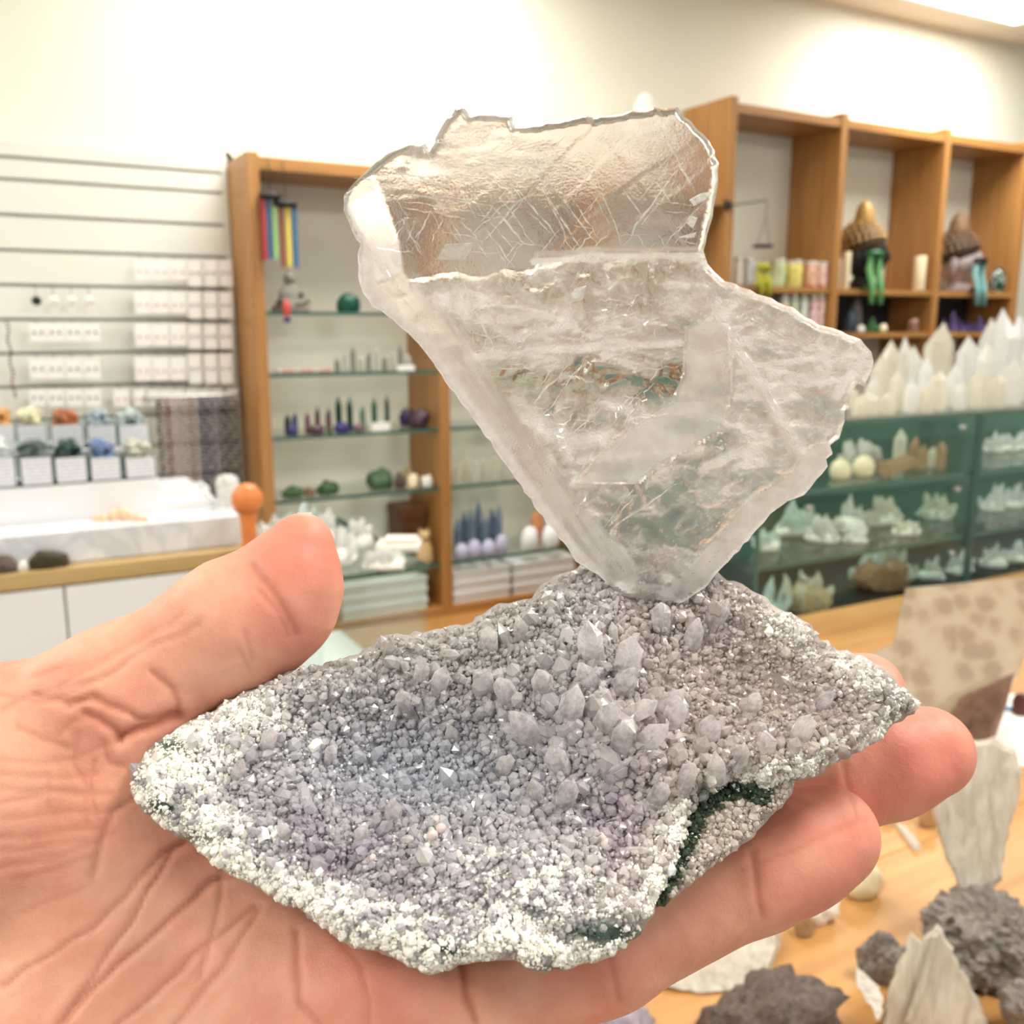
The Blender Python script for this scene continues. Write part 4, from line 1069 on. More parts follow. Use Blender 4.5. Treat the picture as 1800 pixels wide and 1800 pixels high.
# ---- earring cards on hooks
CY = 2.222
M['earring'] = simple('rose_stone', srgb(196, 150, 150), .3); M['earring2'] = simple('grey_stone', srgb(90, 86, 84), .3)
card_meshes = {}
def hook_mesh(Y, z):
    """wire hook from a hanging thing into the nearest slat groove"""
    g = min(edges[1:], key=lambda q: abs(q - z - .004)); dzh = g - z; k = ('hook', round(Y, 4), round(dzh, 4))
    if k not in card_meshes:
        f = 2.272 - Y
        h_ = MB().tube([(0, 0, 0), (0, f * .4, .004), (0, f - .006, dzh), (0, f + .009, dzh)], .0011, 6)
        me = bpy.data.meshes.new('hook'); me.from_pydata([tuple(v) for v in h_.v], [], h_.f); me.update(); me.materials.append(M['chrome']); card_meshes[k] = me
    return card_meshes[k]
def earring_card(cx, y0, y1, wpx, label, group, stone=None, ew=.4):
    a = on_y(cx, y0, CY); b = on_y(cx, y1, CY); w = wpx * mpp(a) * .98; h = a.z - b.z
    t = thing('earring_card', (a.x, CY, b.z), label, 'jewelry card', group)
    if 'c' not in card_meshes:
        c = MB().box(-.5, .5, -.5, .5, 0, 1).build('card', M['white_card'], t); card_meshes['c'] = c.data
        g = MB().lathe([(.0, -.5), (.3, -.4), (.5, 0), (.3, .4), (0, .5)], 8).build('earring', M['earring'], t, True); card_meshes['e'] = g.data
        me2 = g.data.copy(); me2.materials[0] = M['earring2']; card_meshes['e2'] = me2
        c.scale = (w, .0012, h); link_mesh('hook', hook_mesh(CY, b.z + h * .93), t, (0, 0, h * .93)); g.location = (-w * .22, -.002, h * .42); g.scale = (.005, .003, .007)
        link_mesh('earring', card_meshes['e'], t, (w * .22, -.002, h * .42), (0, 0, 0), (.005, .003, .007))
        return t
    link_mesh('card', card_meshes['c'], t, (0, 0, 0), (0, 0, 0), (w, .0012, h))
    link_mesh('hook', hook_mesh(CY, b.z + h * .93), t, (0, 0, h * .93))
    em = card_meshes['e2' if stone else 'e']
    for s in (-1, 1):
        link_mesh('earring', em, t, (s * w * .22, -.002, h * (.40 + .1 * (stone or 0))), (0, 0, 0), (.0045, .003, .008))
    return t
gA = 'earring cards in the block beside the wooden shelf'
for (y0, y1), rn in zip(((457, 492), (512, 551), (568, 608), (627, 669)), ('top', 'second', 'third', 'lowest')):
    for cx in (250, 281, 312):
        earring_card(cx, y0, y1, 28, 'wide white earring card in the %s row of the slatwall block near the wooden shelf' % rn, gA, stone=None)
gB = 'narrow jewelry cards next to the wooden shelf'
for (y0, y1), rn in zip(((457, 503), (513, 560), (570, 613), (622, 674)), ('top', 'second', 'third', 'lowest')):
    for cx in (341, 369, 396):
        earring_card(cx, y0, y1, 23, 'narrow white jewelry card in the %s row right by the wooden shelf' % rn, gB, stone=1)
gC = 'earring cards in the loose block of the slatwall'
for (y0, y1), rn in zip(((568, 600), (630, 666)), ('upper', 'lower')):
    for cx in (65, 96, 128, 160):
        earring_card(cx, y0, y1, 27, 'white earring card in the %s row of four under the pendants' % rn, gC, stone=1)
gD = 'earring cards in the lowest slatwall row'
for cx in (65, 97, 130, 162, 212, 244, 269, 291, 313, 336, 358, 381, 408):
    earring_card(cx, 684, 714, 26 if cx < 220 else 20, 'white earring card in the bottom slatwall row, above the %s' % ('stone bins' if cx < 260 else 'bead strands'), gD, stone=1 if cx < 200 else None)
gE = 'pendants on hooks above the loose cards'
M['pend_dark'] = simple('black_pendant', srgb(24, 26, 22), .35); M['pend_white'] = simple('white_pendant', srgb(238, 232, 224), .4)
for cx, mt_, lab in ((62, M['pend_dark'], 'black round pendant on a slatwall hook above the loose cards'), (92, M['pend_white'], 'small dull white pendant beside the black round pendant'), (124, M['pend_white'], 'white ring pendant on a slatwall hook'), (155, M['pend_white'], 'white ring pendant on a slatwall hook')):
    a = on_y(cx, 508, 2.23)
    t = thing('pendant', (a.x, 2.23, a.z), lab, 'pendant', gE)
    link_mesh('hook', hook_mesh(2.23, a.z), t)
    m_ = mpp(a)
    MB().tube([(0, -.001, 0), (0, -.001, -14 * m_)], .0008, 5).build('cord', M['dark_wire'], t)
    MB().lathe([(0, -9 * m_), (6 * m_, -6 * m_), (9 * m_, 0), (6 * m_, 6 * m_), (0, 9 * m_)], 12, (0, 0, -20 * m_), 1, .5).build('stone', mt_, t, True)
a = on_y(12, 565, 2.23); m_ = mpp(a)
t = thing('bead_necklace', (a.x, 2.23, a.z), 'long black and red bead necklace hanging at the slatwall', 'necklace')
link_mesh('hook', hook_mesh(2.23, a.z), t)
nb = MB(); rb = MB()
for k in range(22):
    (nb if k < 14 else rb).lathe([(0, -.0035), (.0035, 0), (0, .0035)], 8, (.002 * math.sin(k), 0, -.004 - .0071 * k))
nb.build('beads', M['black_gloss'], t, True); rb.build('beads', simple('red_beads', srgb(120, 40, 46), .35), t, True)

# ---- hanging bead strands
BEADS = [(277, 704, 866, (70, 58, 56), 'dark brown'), (286, 704, 868, (150, 130, 132), 'dusty mauve'), (294, 704, 868, (126, 74, 68), 'russet red'), (304, 704, 870, (186, 166, 166), 'pale rose'), (314, 706, 872, (180, 160, 160), 'pale pink grey'), (324, 706, 874, (174, 156, 158), 'soft lilac grey'), (333, 706, 876, (150, 122, 110), 'tan'), (342, 706, 878, (166, 148, 152), 'grey mauve'), (352, 706, 882, (44, 42, 78), 'navy blue'), (361, 706, 886, (52, 40, 92), 'deep indigo'), (370, 706, 888, (96, 84, 100), 'smoky purple'), (379, 706, 888, (130, 112, 122), 'mauve grey'), (387, 706, 888, (70, 44, 72), 'plum'), (396, 706, 890, (28, 28, 30), 'black'), (405, 706, 890, (34, 38, 32), 'black green'), (414, 706, 888, (64, 38, 40), 'dark maroon')]
sph = bmesh.new(); bmesh.ops.create_icosphere(sph, subdivisions=2, radius=1)
SV = np.array([v.co[:] for v in sph.verts]); sph.verts.index_update(); SF = [[v.index for v in f.verts] for f in sph.faces]; sph.free()
BY = 2.205
rod0 = on_y(256.6, 700, BY); rod1 = on_y(420, 700, BY)
t = thing('bead_rod', ((rod0.x + rod1.x) / 2, BY, rod0.z), 'steel rod on the slatwall from which the bead strands hang', 'rod')
MB().tube([(rod0.x - t.location.x, 0, .001), (rod1.x - t.location.x, 0, .001)], .003, 8).build('bar', M['chrome'], t)
for s in (0, 1):
    xx = (rod0.x if s == 0 else rod1.x) - t.location.x
    MB().tube([(xx, 0, .001), (xx, 2.272 - BY, .001)], .003, 8).build('arm', M['chrome'], t)
for cx, y0, y1, c, nm in BEADS:
    a = on_y(cx, y0, BY); b = on_y(cx, y1, BY); rr = .0049
    n = int((rod0.z - b.z) / (2 * rr * .97))
    V = np.vstack([SV * rr * (.88 + .12 * math.sin(k * 2.1 + cx)) + np.array([.0010 * math.sin(k * 1.7 + cx), 0, -rr * (1 + (cx * 7 % 10) / 10) - 2 * rr * .97 * k]) for k in range(n)])
    Fq = [tuple(i + k * len(SV) for i in f) for k in range(n) for f in SF]
    o = mesh_obj('bead_strand', V, Fq, simple('beads_%d' % cx, srgb(*c), .3, .25, 300), None, True, loc=(a.x, BY, rod0.z - .001))
    tag(o, nm + ' bead strand hanging from the steel rod by the wooden shelf', 'bead strand', 'bead strands')

# ================================================================== low wooden wall shelving (three bays)
def fx(px_, y=600, Y=FRONT_Y): return on_y(px_, y, Y).x
PANELS = [(fx(447), fx(470)), (fx(770), fx(790)), (fx(1044), fx(1060))]
PW = PANELS[0][1] - PANELS[0][0]
ZT = on_y(470, 268, FRONT_Y).z; ZB = 0.78
XR = fx(1276, 350)
su = thing('wall_shelving', ((PANELS[0][0] + XR) / 2, WALL_Y - .1, ZB), 'low maple wall shelving with glass shelves beside the slatwall', 'shelving')
so = Vector(su.location)
def lb(mb_box, org):  # world box -> local box
    x0, x1, y0, y1, z0, z1 = mb_box; return (x0 - org.x, x1 - org.x, y0 - org.y, y1 - org.y, z0 - org.z, z1 - org.z)
for a, b in PANELS:
    MB().box(*lb((b - .026, b, FRONT_Y, WALL_Y, ZB, ZT), so), bev=.001).build('side_panel', M['wood_v'], su)
MB().box(*lb((PANELS[0][1], XR, FRONT_Y + .004, WALL_Y, ZT - .034, ZT - .008), so)).build('top_board', M['wood_h'], su)
SHZ = [on_y(600, q, FRONT_Y).z for q in (548, 655, 763, 873, 1014)]
bays = [(PANELS[0][1], PANELS[1][1] - .026), (PANELS[1][1], PANELS[2][1] - .026), (PANELS[2][1], XR)]
for i, (a, b) in enumerate(bays):
    MB().box(*lb((a, b, FRONT_Y + .002, WALL_Y, ZB, ZB + .022), so)).build('bottom_board', M['wood_h'], su)
    for z in SHZ:
        g = MB().box(*lb((a, b, FRONT_Y + .012, WALL_Y - .004, z - .008, z), so)).build('glass_shelf', M['shelf_glass'], su)
        MB().box(*lb((a, b, FRONT_Y + .0105, FRONT_Y + .012, z - .008, z), so)).build('shelf_edge', M['glass_edge'], g)
# base cabinet under the shelving
bc = thing('base_cabinet', ((PANELS[0][0] + XR) / 2, 2.1, 0), 'low white base cabinet with maple top under the wall shelving', 'cabinet')
bo = Vector(bc.location)
MB().box(*lb((PANELS[0][0], XR + 1.4, 1.99, WALL_Y - .02, .0, ZB - .025), bo)).build('body', M['white_gloss'], bc)
MB().box(*lb((PANELS[0][0], XR + 1.4, 1.97, WALL_Y - .004, ZB - .025, ZB), bo)).build('worktop', M['wood_h'], bc)
for k in range(5):
    x0 = PANELS[0][0] + .02 + k * .62
    d_ = MB().box(*lb((x0, x0 + .60, 1.975, 1.989, .08, ZB - .04), bo), bev=.002).build('door', M['white_gloss'], bc)
    MB().tube([(x0 - bo.x + .55, 1.967 - bo.y, .5), (x0 - bo.x + .55, 1.967 - bo.y, .62)], .004, 6).build('handle', M['chrome'], d_)

# ================================================================== tall wooden shelving
TZ = on_y(1290, 168, FRONT_Y).z
TPX = [fx(1291, 350), fx(1484, 350), fx(1664, 350), fx(1806, 350)]
tu = thing('tall_shelving', ((TPX[0] + TPX[-1]) / 2, WALL_Y - .1, ZB), 'tall maple shelving with open square bays holding statues and candles', 'shelving')
to = Vector(tu.location)
for x in TPX:
    MB().box(*lb((x - .026, x, FRONT_Y, WALL_Y, ZB, TZ), to), bev=.001).build('side_panel', M['wood_v'], tu)
S1 = on_y(1560, 509, FRONT_Y).z; S2 = on_y(1560, 584, FRONT_Y).z; S3 = S2 - .3
for a, b in zip(TPX[:-1], TPX[1:]):
    MB().box(*lb((a, b - .026, FRONT_Y + .004, WALL_Y, TZ - .040, TZ - .016), to)).build('top_board', M['wood_h'], tu)
    for z in (S1, S2, S3):
        MB().box(*lb((a, b - .026, FRONT_Y + .006, WALL_Y, z - .016, z), to)).build('shelf', M['wood_h'], tu)
    MB().box(*lb((a, b - .026, FRONT_Y, WALL_Y, ZB, ZB + .022), to)).build('bottom_board', M['wood_h'], tu)

# ================================================================== things on the tall shelving
def lathe_thing(name, label, cat, base, prof, mat, n=20, group=None, sx=1, sy=1, part=None):
    o = MB().lathe(prof, n, (0, 0, 0), sx, sy).build(name, mat, None, auto=40, loc=tuple(base))
    return tag(o, label, cat, group)
M['tin'] = simple('tin_lid', srgb(206, 200, 190), .35, metal=.5)
def candle_material(nm, c, mark):
    t = NT(nm); v = t.coords((1, 1, 1))
    n = t.node('ShaderNodeTexVoronoi', Vector=v, Scale=70.0)
    cc = t.ramp(n.outputs['Distance'], [(.32, srgb(*mark)), (.40, srgb(*c))])
    p = t.node('ShaderNodeBsdfPrincipled', Roughness=.5); t.link(cc, p.inputs['Base Color'])
    return t.surf(p.outputs[0])
def jar_candle(cx, ytop, ybot, wpx, z, c, mark, label, group, Y=2.13):
    a = on_y(cx, ytop, Y); m = mpp(a); h = max(.03, a.z - z); r = wpx * m * .48
    a.x = max(TPX[0] + r + .001, min(a.x, TPX[1] - .026 - r - .0015))
    t = thing('jar_candle', (a.x, Y, z), label, 'candle', group)
    MB().lathe([(r * .96, 0), (r, .003), (r, h * .86), (r * .97, h * .88)], 20).build('jar', candle_material('candle_%d_%d' % (cx, ytop), c, mark), t, auto=40)
    MB().lathe([(r * .98, h * .88), (r * 1.01, h * .885), (r * 1.01, h * .985), (r * .97, h)], 20).build('lid', M['tin'], t, auto=40)
    return t
gcan = 'jar candles on the upper shelf'
for cx, w, c, mk_, lab in ((1299, 18, (236, 228, 220), (200, 190, 188), 'white jar candle at the shelf side panel, first in the upper candle row'), (1320, 22, (206, 204, 206), (150, 150, 156), 'silver grey jar candle beside the white one in the upper row'), (1367, 30, (214, 222, 176), (170, 190, 130), 'pale green jar candle in the upper candle row'), (1396, 32, (236, 220, 130), (200, 176, 80), 'yellow jar candle in the upper candle row'), (1426, 24, (236, 190, 166), (206, 96, 78), 'coral red patterned jar candle next to the yellow one'), (1450, 22, (238, 206, 192), (200, 84, 80), 'red and white patterned jar candle at the end of the upper row')):
    jar_candle(cx, 452 + (cx - 1296) * .06, 500, w, S1, c, mk_, lab, gcan)
gcl = 'jar candles on the lower shelf'
for cx, c, mk_, lab in ((1379, (244, 236, 220), (220, 200, 170), 'cream jar candle in the lower candle row'), (1396, (220, 232, 200), (150, 186, 120), 'light green jar candle in the lower candle row'), (1413, (236, 240, 230), (190, 206, 180), 'white green jar candle in the lower candle row'), (1430, (244, 214, 214), (210, 110, 120), 'pink jar candle in the lower candle row'), (1448, (244, 220, 210), (220, 90, 90), 'white jar candle with red lid in the lower candle row')):
    jar_candle(cx, 519, 580, 16, S2, c, mk_, lab, gcl)
# hanging scale
HY = 2.090
a = on_y(1284, 361, HY); b = on_y(1348, 352, HY); c_ = on_y(1338, 433, HY); m = mpp(a)
t = thing('hanging_scale', (b.x, HY, b.z), 'wire bracket with a small black hanging scale dish above the candles', 'scale')
tl = Vector(t.location); c_.x = b.x - 4 * m
MB().tube([a - tl, b - tl], .0022, 6).build('beam', M['dark_wire'], t)
MB().box(a.x - tl.x - .012, a.x - tl.x + .004, -.003, FRONT_Y - HY + .0005, a.z - tl.z - .012, a.z - tl.z + .012, bev=.001).build('mounting_plate', M['dark_wire'], t)
for sx_ in (-1, 1):
    MB().tube([b - tl, Vector((b.x, HY, b.z - 30 * m)) - tl, Vector((c_.x + sx_ * 16 * m, HY, c_.z)) - tl], .001, 5).build('chain', M['dark_wire'], t)
MB().lathe([(.0, -.004), (18 * m, -.003), (19 * m, .003), (17 * m, .004)], 20, tuple(Vector((c_.x, HY, c_.z)) - tl)).build('dish', M['black'], t, True)

# shelf-sitter ornaments with dangling legs
def sitter(cx, ytop, yseat, ybot, wpx, mat, ring, label):
    a = on_y(cx, ytop, 2.085); m = mpp(a); s = on_y(cx, yseat, 2.085); b = on_y(cx, ybot, 2.085)
    t = thing('shelf_ornament', (a.x, 2.085, S1), label, 'ornament', 'dangling ornaments on the shelf edge'); o = Vector((a.x, 2.085, S1))
    sm_ = wpx * m
    MB().lathe([(0, 0), (sm_ * .52, .0), (sm_ * .55, 5 * m), (sm_ * .5, 10 * m), (0, 11 * m)], 16, (0, .0, a.z - S1 - 11 * m), 1, .6).build('head', ring, t, True)
    for s_ in (-1, 1):
        MB().tube([(s_ * sm_ * .30, 0, a.z - S1 - 9 * m), (s_ * sm_ * .32, .004, (a.z - S1) * .5), (s_ * sm_ * .30, -.012, .012), (s_ * sm_ * .33, -.014, b.z - S1)], [5 * m, 6 * m, 5.5 * m, 4.5 * m], 8).build('leg', mat, t, True)
    MB().box(-sm_ * .45, sm_ * .45, -.004, .016, .0, .012, bev=.002).build('seat', ring, t)
M['lime'] = simple('lime_cloth', srgb(178, 176, 44), .6); M['jade'] = simple('jade_green', srgb(112, 178, 116), .35, .1, 60); M['jade_d'] = simple('deep_green', srgb(24, 104, 52), .35); M['aqua'] = simple('aqua_ceramic', srgb(126, 176, 174), .35, .1, 60)
sitter(1342, 462, 500, 522, 26, M['lime'], M['lime'], 'lime green dangling ornament in front of the jar candles')
sitter(1540, 440, 505, 535, 34, M['jade'], M['jade_d'], 'green dangling ornament in front of the black and gold head')
sitter(1724, 452, 515, 538, 28, M['aqua'], M['black'], 'aqua dangling ornament in front of the grey head')

def head_statue(name, label, cx, ytop, ybase, wpx, z, Y, skin, hair, rz=-.35, curls=True, curl=None):
    a = on_y(cx, ytop, Y); m = mpp(a); H_ = a.z - z; r = wpx * m * .5
    t = thing(name, (a.x, Y, z), label, 'statue', None, rz=rz)
    def ell(prof, sx=1, sy=1): return MB().lathe(prof, 24, (0, 0, 0), sx, sy)
    # neck and pedestal flare
    MB().lathe([(r * .62, 0), (r * .60, H_ * .06), (r * .42, H_ * .14), (r * .40, H_ * .26)], 24).build('neck', skin, t, True)
    # face: egg shape with features pushed out
    bm = bmesh.new(); bmesh.ops.create_uvsphere(bm, u_segments=32, v_segments=24, radius=1)
    P = np.array([v.co[:] for v in bm.verts]); bm.verts.index_update(); Fq = [[v.index for v in f.verts] for f in bm.faces]; bm.free()
    x_, y_, z_ = P.T.copy()
    wd = np.where(z_ < 0, 1 - .28 * z_ ** 2, 1.0)
    fr_ = np.clip(-y_, 0, 1)
    nose = np.exp(-(x_ / .13) ** 2 - ((z_ + .10) / .22) ** 2) * .22 * (fr_ > .3)
    brow = np.exp(-((np.abs(x_) - .33) / .28) ** 2 - ((z_ - .20) / .07) ** 2) * .09 * (fr_ > .3)
    eye = np.exp(-((np.abs(x_) - .36) / .16) ** 2 - ((z_ - .05) / .10) ** 2) * -.07 * (fr_ > .3) + np.exp(-((np.abs(x_) - .36) / .15) ** 2 - ((z_ - .02) / .05) ** 2) * .06 * (fr_ > .3)
    lip = np.exp(-(x_ / .26) ** 2 - ((z_ + .47) / .06) ** 2) * .10 * (fr_ > .3) + np.exp(-(x_ / .22) ** 2 - ((z_ + .57) / .05) ** 2) * .09 * (fr_ > .3)
    y_ = y_ - nose - brow - eye - lip - .06 * np.exp(-(x_ / .2) ** 2 - ((z_ + .8) / .12) ** 2)
    P = np.c_[x_ * r * .84 * wd, y_ * r * .92 * wd, z_ * H_ * .27 + H_ * .37]
    mesh_obj('face', P, Fq, skin, t, True)
    for s_ in (-1, 1):
        MB().lathe([(0, -.14 * H_), (r * .10, -.13 * H_), (r * .12, -.05 * H_), (r * .17, .06 * H_), (r * .05, .12 * H_), (0, .125 * H_)], 10, (s_ * r * .84, r * .05, H_ * .34), .6, 1).build('ear', skin, t, True)
    # hair cap and topknot
    hp = []
    for k in range(9):
        w = k / 8 * math.pi / 2; hp.append((r * .95 * math.cos(w), H_ * .28 * math.sin(w)))
    cap = MB().lathe([(r * .90, -H_ * .10)] + hp, 28).build('hair', hair, t, True, loc=(0, r * .14, H_ * .49))
    cap.rotation_euler = (-.30, 0, 0)
    MB().lathe([(r * .44, H_ * .70), (r * .43, H_ * .79), (r * .36, H_ * .88), (r * .25, H_ * .95), (r * .08, H_ * .99), (0, H_)], 18, (0, r * .12, 0)).build('topknot', curl or hair, t, True)
    if curls:
        cm = MB(); oct_ = [(1, 0, 0), (-1, 0, 0), (0, 1, 0), (0, -1, 0), (0, 0, 1), (0, 0, -1)]
        of = [(0, 2, 4), (2, 1, 4), (1, 3, 4), (3, 0, 4), (2, 0, 5), (1, 2, 5), (3, 1, 5), (0, 3, 5)]
        for row in range(7):
            w = (row + .3) / 7 * math.pi / 2; rr = r * .96 * math.cos(w); zz = H_ * .285 * math.sin(w); nn_ = max(5, int(2 * math.pi * rr / (r * .27)))
            for k in range(nn_):
                an = 2 * math.pi * (k + .5 * (row % 2)) / nn_; s3 = r * .105
                cm.add([(rr * math.cos(an) + v[0] * s3, rr * math.sin(an) + v[1] * s3, zz + v[2] * s3) for v in oct_], of)
        cm.build('curls', curl or hair, cap, False)
    return t
M['gold_hair'] = simple('dark_gold', srgb(74, 52, 30), .6); M['gold_curl'] = simple('gold_curls', srgb(196, 156, 92), .4, .2, 90, metal=.2); M['black_stone'] = simple('black_stone', srgb(26, 28, 34), .3)
M['bronze_hair'] = simple('dark_bronze', srgb(60, 44, 34), .6); M['bronze_curl'] = simple('bronze_curls', srgb(142, 110, 82), .5, .3, 90); M['grey_face'] = simple('grey_patina', srgb(170, 158, 160), .4, .35, 25)
M['white_plaster'] = simple('white_plaster', srgb(236, 230, 220), .5, .04, 20)
head_statue('head_statue', 'black faced head statue with gold curled hair on the tall shelving', 1527, 350, 505, 84, S1, 2.17, M['black_stone'], M['gold_hair'], rz=.35, curl=M['gold_curl'])
head_statue('head_statue', 'weathered grey head statue with bronze curled hair on the tall shelving', 1694, 371, 515, 82, S1, 2.195, M['grey_face'], M['bronze_hair'], rz=.45, curl=M['bronze_curl'])
head_statue('head_statue', 'white plaster head statue with topknot on top of the low shelving, behind the crystal', 1140, 160, 330, 100, ZT - .008, 2.18, M['white_plaster'], M['white_plaster'], rz=.3, curls=False)
def pillar(cx, ytop, wpx, z, Y, label, mat='cream_wax'):
    a = on_y(cx, ytop, Y); m = mpp(a); r = wpx * m * .5; h = a.z - z
    t = thing('pillar_candle', (a.x, Y, z), label, 'candle', 'cream pillar candles')
    MB().lathe([(r * .95, 0), (r, .003), (r, h - .004), (r * .9, h), (r * .3, h - .003)], 18).build('wax', M[mat], t, auto=40)
    MB().tube([(0, 0, h - .004), (.001, 0, h + .008)], .001, 5).build('wick', M['black'], t)
pillar(1489, 442, 15, S1, 2.12, 'cream pillar candle against the panel beside the black faced head')
pillar(1619, 450, 20, S1, 2.12, 'cream pillar candle to the far side of the black faced head')
a = on_y(1756, 470, 2.13); m = mpp(a)
t = thing('ginger_jar', (a.x, 2.13, S1), 'dark green jar with white markings beside the grey head', 'jar')
hj = a.z - S1; rj = 13 * m
MB().lathe([(rj * .6, 0), (rj * .9, hj * .15), (rj, hj * .5), (rj * .8, hj * .8), (rj * .45, hj * .9)], 20).build('body', candle_material('jar_glaze', (26, 66, 58), (200, 206, 200)), t, True)
MB().lathe([(rj * .5, hj * .9), (rj * .52, hj * .94), (rj * .2, hj), (0, hj)], 20).build('lid', simple('jar_lid', srgb(26, 60, 54), .3), t, True)
# added boards for the dark bay interiors, and small things in the lower bays
a0 = TPX[1] + .006; a1 = TPX[2] - .034
t = thing('added_dark_board', ((a0 + a1) / 2, 2.27, S2), 'added black board darkening the back of the lower shelf', 'dark board')
MB().box(-(a1 - a0) / 2, (a1 - a0) / 2, -.004, .004, 0, S1 - S2 - .02).build('board', M['black'], t)
MB().box(-.05, .05, .004, .02, 0, .05).build('foot', M['black'], t)
a0b = TPX[2] + .006; a1b = TPX[3] - .034
t = thing('added_dark_board', ((a0b + a1b) / 2, 2.27, S2), 'added black board darkening the bay behind the purple crystals on the lower shelf', 'dark board')
MB().box(-(a1b - a0b) / 2, (a1b - a0b) / 2, -.004, .004, 0, S1 - S2 - .02).build('board', M['black'], t)
MB().box(-.05, .05, .004, .02, 0, .05).build('foot', M['black'], t)
def onshelf(cx, z, Y): p = on_y(cx, 560, Y); return (p.x, Y, z)
def srock(name, label, cx, wpx, hpx, z, Y, mat, seed, rough=.25, dp=.8, cat='stone', group=None, **kw):
    b = onshelf(cx, z, Y); m = mpp(b); wpx = wpx
    return rock(name, label, cat, b, wpx * m, hpx * m, min(wpx * m * dp, .12), mat, seed, rough, group=group, **kw)
M['fl_green'] = clear_quartz('green_fluorite', (.25, .62, .3, 1), .1, .5, (.16, .42, .18, 1), 60)
M['blue_st'] = simple('slate_blue_stone', srgb(66, 80, 96), .4, .3, 90); M['purple_st'] = clear_quartz('purple_fluorite', (.45, .34, .75, 1), .1, .5, (.34, .26, .6, 1), 60); M['rose_st'] = simple('dusty_rose_stone', srgb(160, 120, 112), .5, .2, 90)
srock('blue_stone', 'slate blue upright stone at the panel under the black faced head', 1497, 26, 44, S2, 2.13, M['blue_st'], 4, .2)
srock('grey_stone', 'tall speckled grey stone behind the slate blue stone', 1502, 28, 62, S2, 2.20, M['matrix_grey'], 5, .2)
cluster('green_crystal', 'bright green crystal cluster on the lower shelf of the tall shelving', 'crystal', onshelf(1534, S2, 2.12), 26 * mpp(onshelf(1534, S2, 2.12)), 34 * mpp(onshelf(1534, S2, 2.12)), 5, M['fl_green'], M['fl_green'], 3)
srock('white_pebble', 'small white pebble beside the green crystal cluster', 1514, 16, 13, S2, 2.115, M['matrix_white'], 7)
srock('white_pebble', 'small cream pebble on the far side of the green crystal cluster', 1554, 16, 15, S2, 2.115, M['cream_wax'], 8)
srock('rose_stone', 'small dusty rose stone near the panel on the lower shelf', 1606, 26, 24, S2, 2.13, M['rose_st'], 9, .4)
for k, (cx, w, h_, lab) in enumerate(((1672, 26, 40, 'tall purple crystal cluster on the lower shelf under the grey head'), (1696, 34, 30, 'wide purple crystal cluster on the lower shelf under the grey head'), (1722, 30, 36, 'blue violet crystal cluster on the lower shelf under the grey head'))):
    b = onshelf(cx, S2, 2.13); cluster('purple_crystal', lab, 'crystal', b, w * mpp(b), h_ * mpp(b), 6, M['purple_st'], M['purple_st'], 11 + k)

# ================================================================== things on the low shelving
M['malachite'] = simple('malachite', srgb(20, 82, 68), .35, .5, 60); M['grey_carve'] = simple('grey_carving', srgb(150, 144, 134), .6, .35, 40, .4)
srock('malachite_rock', 'dark green malachite rock on the top glass shelf', 613, 43, 34, SHZ[0], 2.16, M['malachite'], 12, .15)
# carved seated figure
b = onshelf(512, SHZ[0], 2.17); m = mpp(b)
t = thing('carved_figure', b, 'grey carved stone figure seated on the top glass shelf', 'figurine')
MB().lathe([(34 * m, 0), (36 * m, 6 * m), (24 * m, 14 * m), (20 * m, 26 * m), (15 * m, 42 * m), (8 * m, 48 * m), (0, 50 * m)], 18, (0, 0, 0), 1, .6).build('body', M['grey_carve'], t, True)
MB().lathe([(0, 44 * m), (9 * m, 50 * m), (11 * m, 58 * m), (7 * m, 66 * m), (0, 70 * m)], 14).build('head', M['grey_carve'], t, True)
MB().tube([(-18 * m, -10 * m, 34 * m), (-26 * m, -14 * m, 18 * m), (-4 * m, -20 * m, 12 * m)], [7 * m, 6 * m, 5 * m], 8).build('arm', M['grey_carve'], t, True)
MB().tube([(18 * m, -10 * m, 34 * m), (26 * m, -14 * m, 18 * m), (4 * m, -20 * m, 12 * m)], [7 * m, 6 * m, 5 * m], 8).build('arm', M['grey_carve'], t, True)
# hanging colour chimes from the top board
def chime(cx, ydisc, label, bars, wd):
    Y = 2.085; d0 = on_y(cx, ydisc, Y); m = mpp(d0)
    t = thing('wind_chime', (d0.x, Y, ZT - .02), label, 'wind chime', 'wind chimes on the low shelving'); o = Vector((d0.x, Y, ZT - .02))
    zt = d0.z - o.z
    MB().tube([(0, FRONT_Y - Y, .004), (0, 0, .0), (0, 0, zt)], .0012, 5).build('cord', M['dark_wire'], t)
    MB().lathe([(0, -5 * m), (wd * m * .42, -5 * m), (wd * m * .5, 0), (wd * m * .42, 5 * m), (0, 5 * m)], 22, (0, 0, zt), 1, .7).build('disc', M['black'], t, True)
    for dx, y0, y1, c in bars:
        a = on_y(cx + dx, y0, Y); b = on_y(cx + dx, y1, Y)
        mm_ = simple('chime_%d_%d' % (cx, dx + 99), srgb(*c), .4)
        MB().box(a.x - o.x - 3.6 * m, a.x - o.x + 3.6 * m, -.0025, .0025, b.z - o.z, d0.z - o.z - .004).build('chime_bar', mm_, t)
chime(474, 345, 'wind chime with a black disc and red and blue bars by the shelf panel', [(-12, 365, 458, (172, 44, 62)), (-2, 365, 455, (40, 92, 138))], 42)
chime(501, 359, 'wind chime with a black disc and green, brown, yellow and blue bars', [(-19, 370, 455, (150, 196, 120)), (-7, 370, 470, (140, 72, 36)), (4, 370, 468, (226, 206, 84)), (16, 370, 470, (36, 104, 150))], 46)
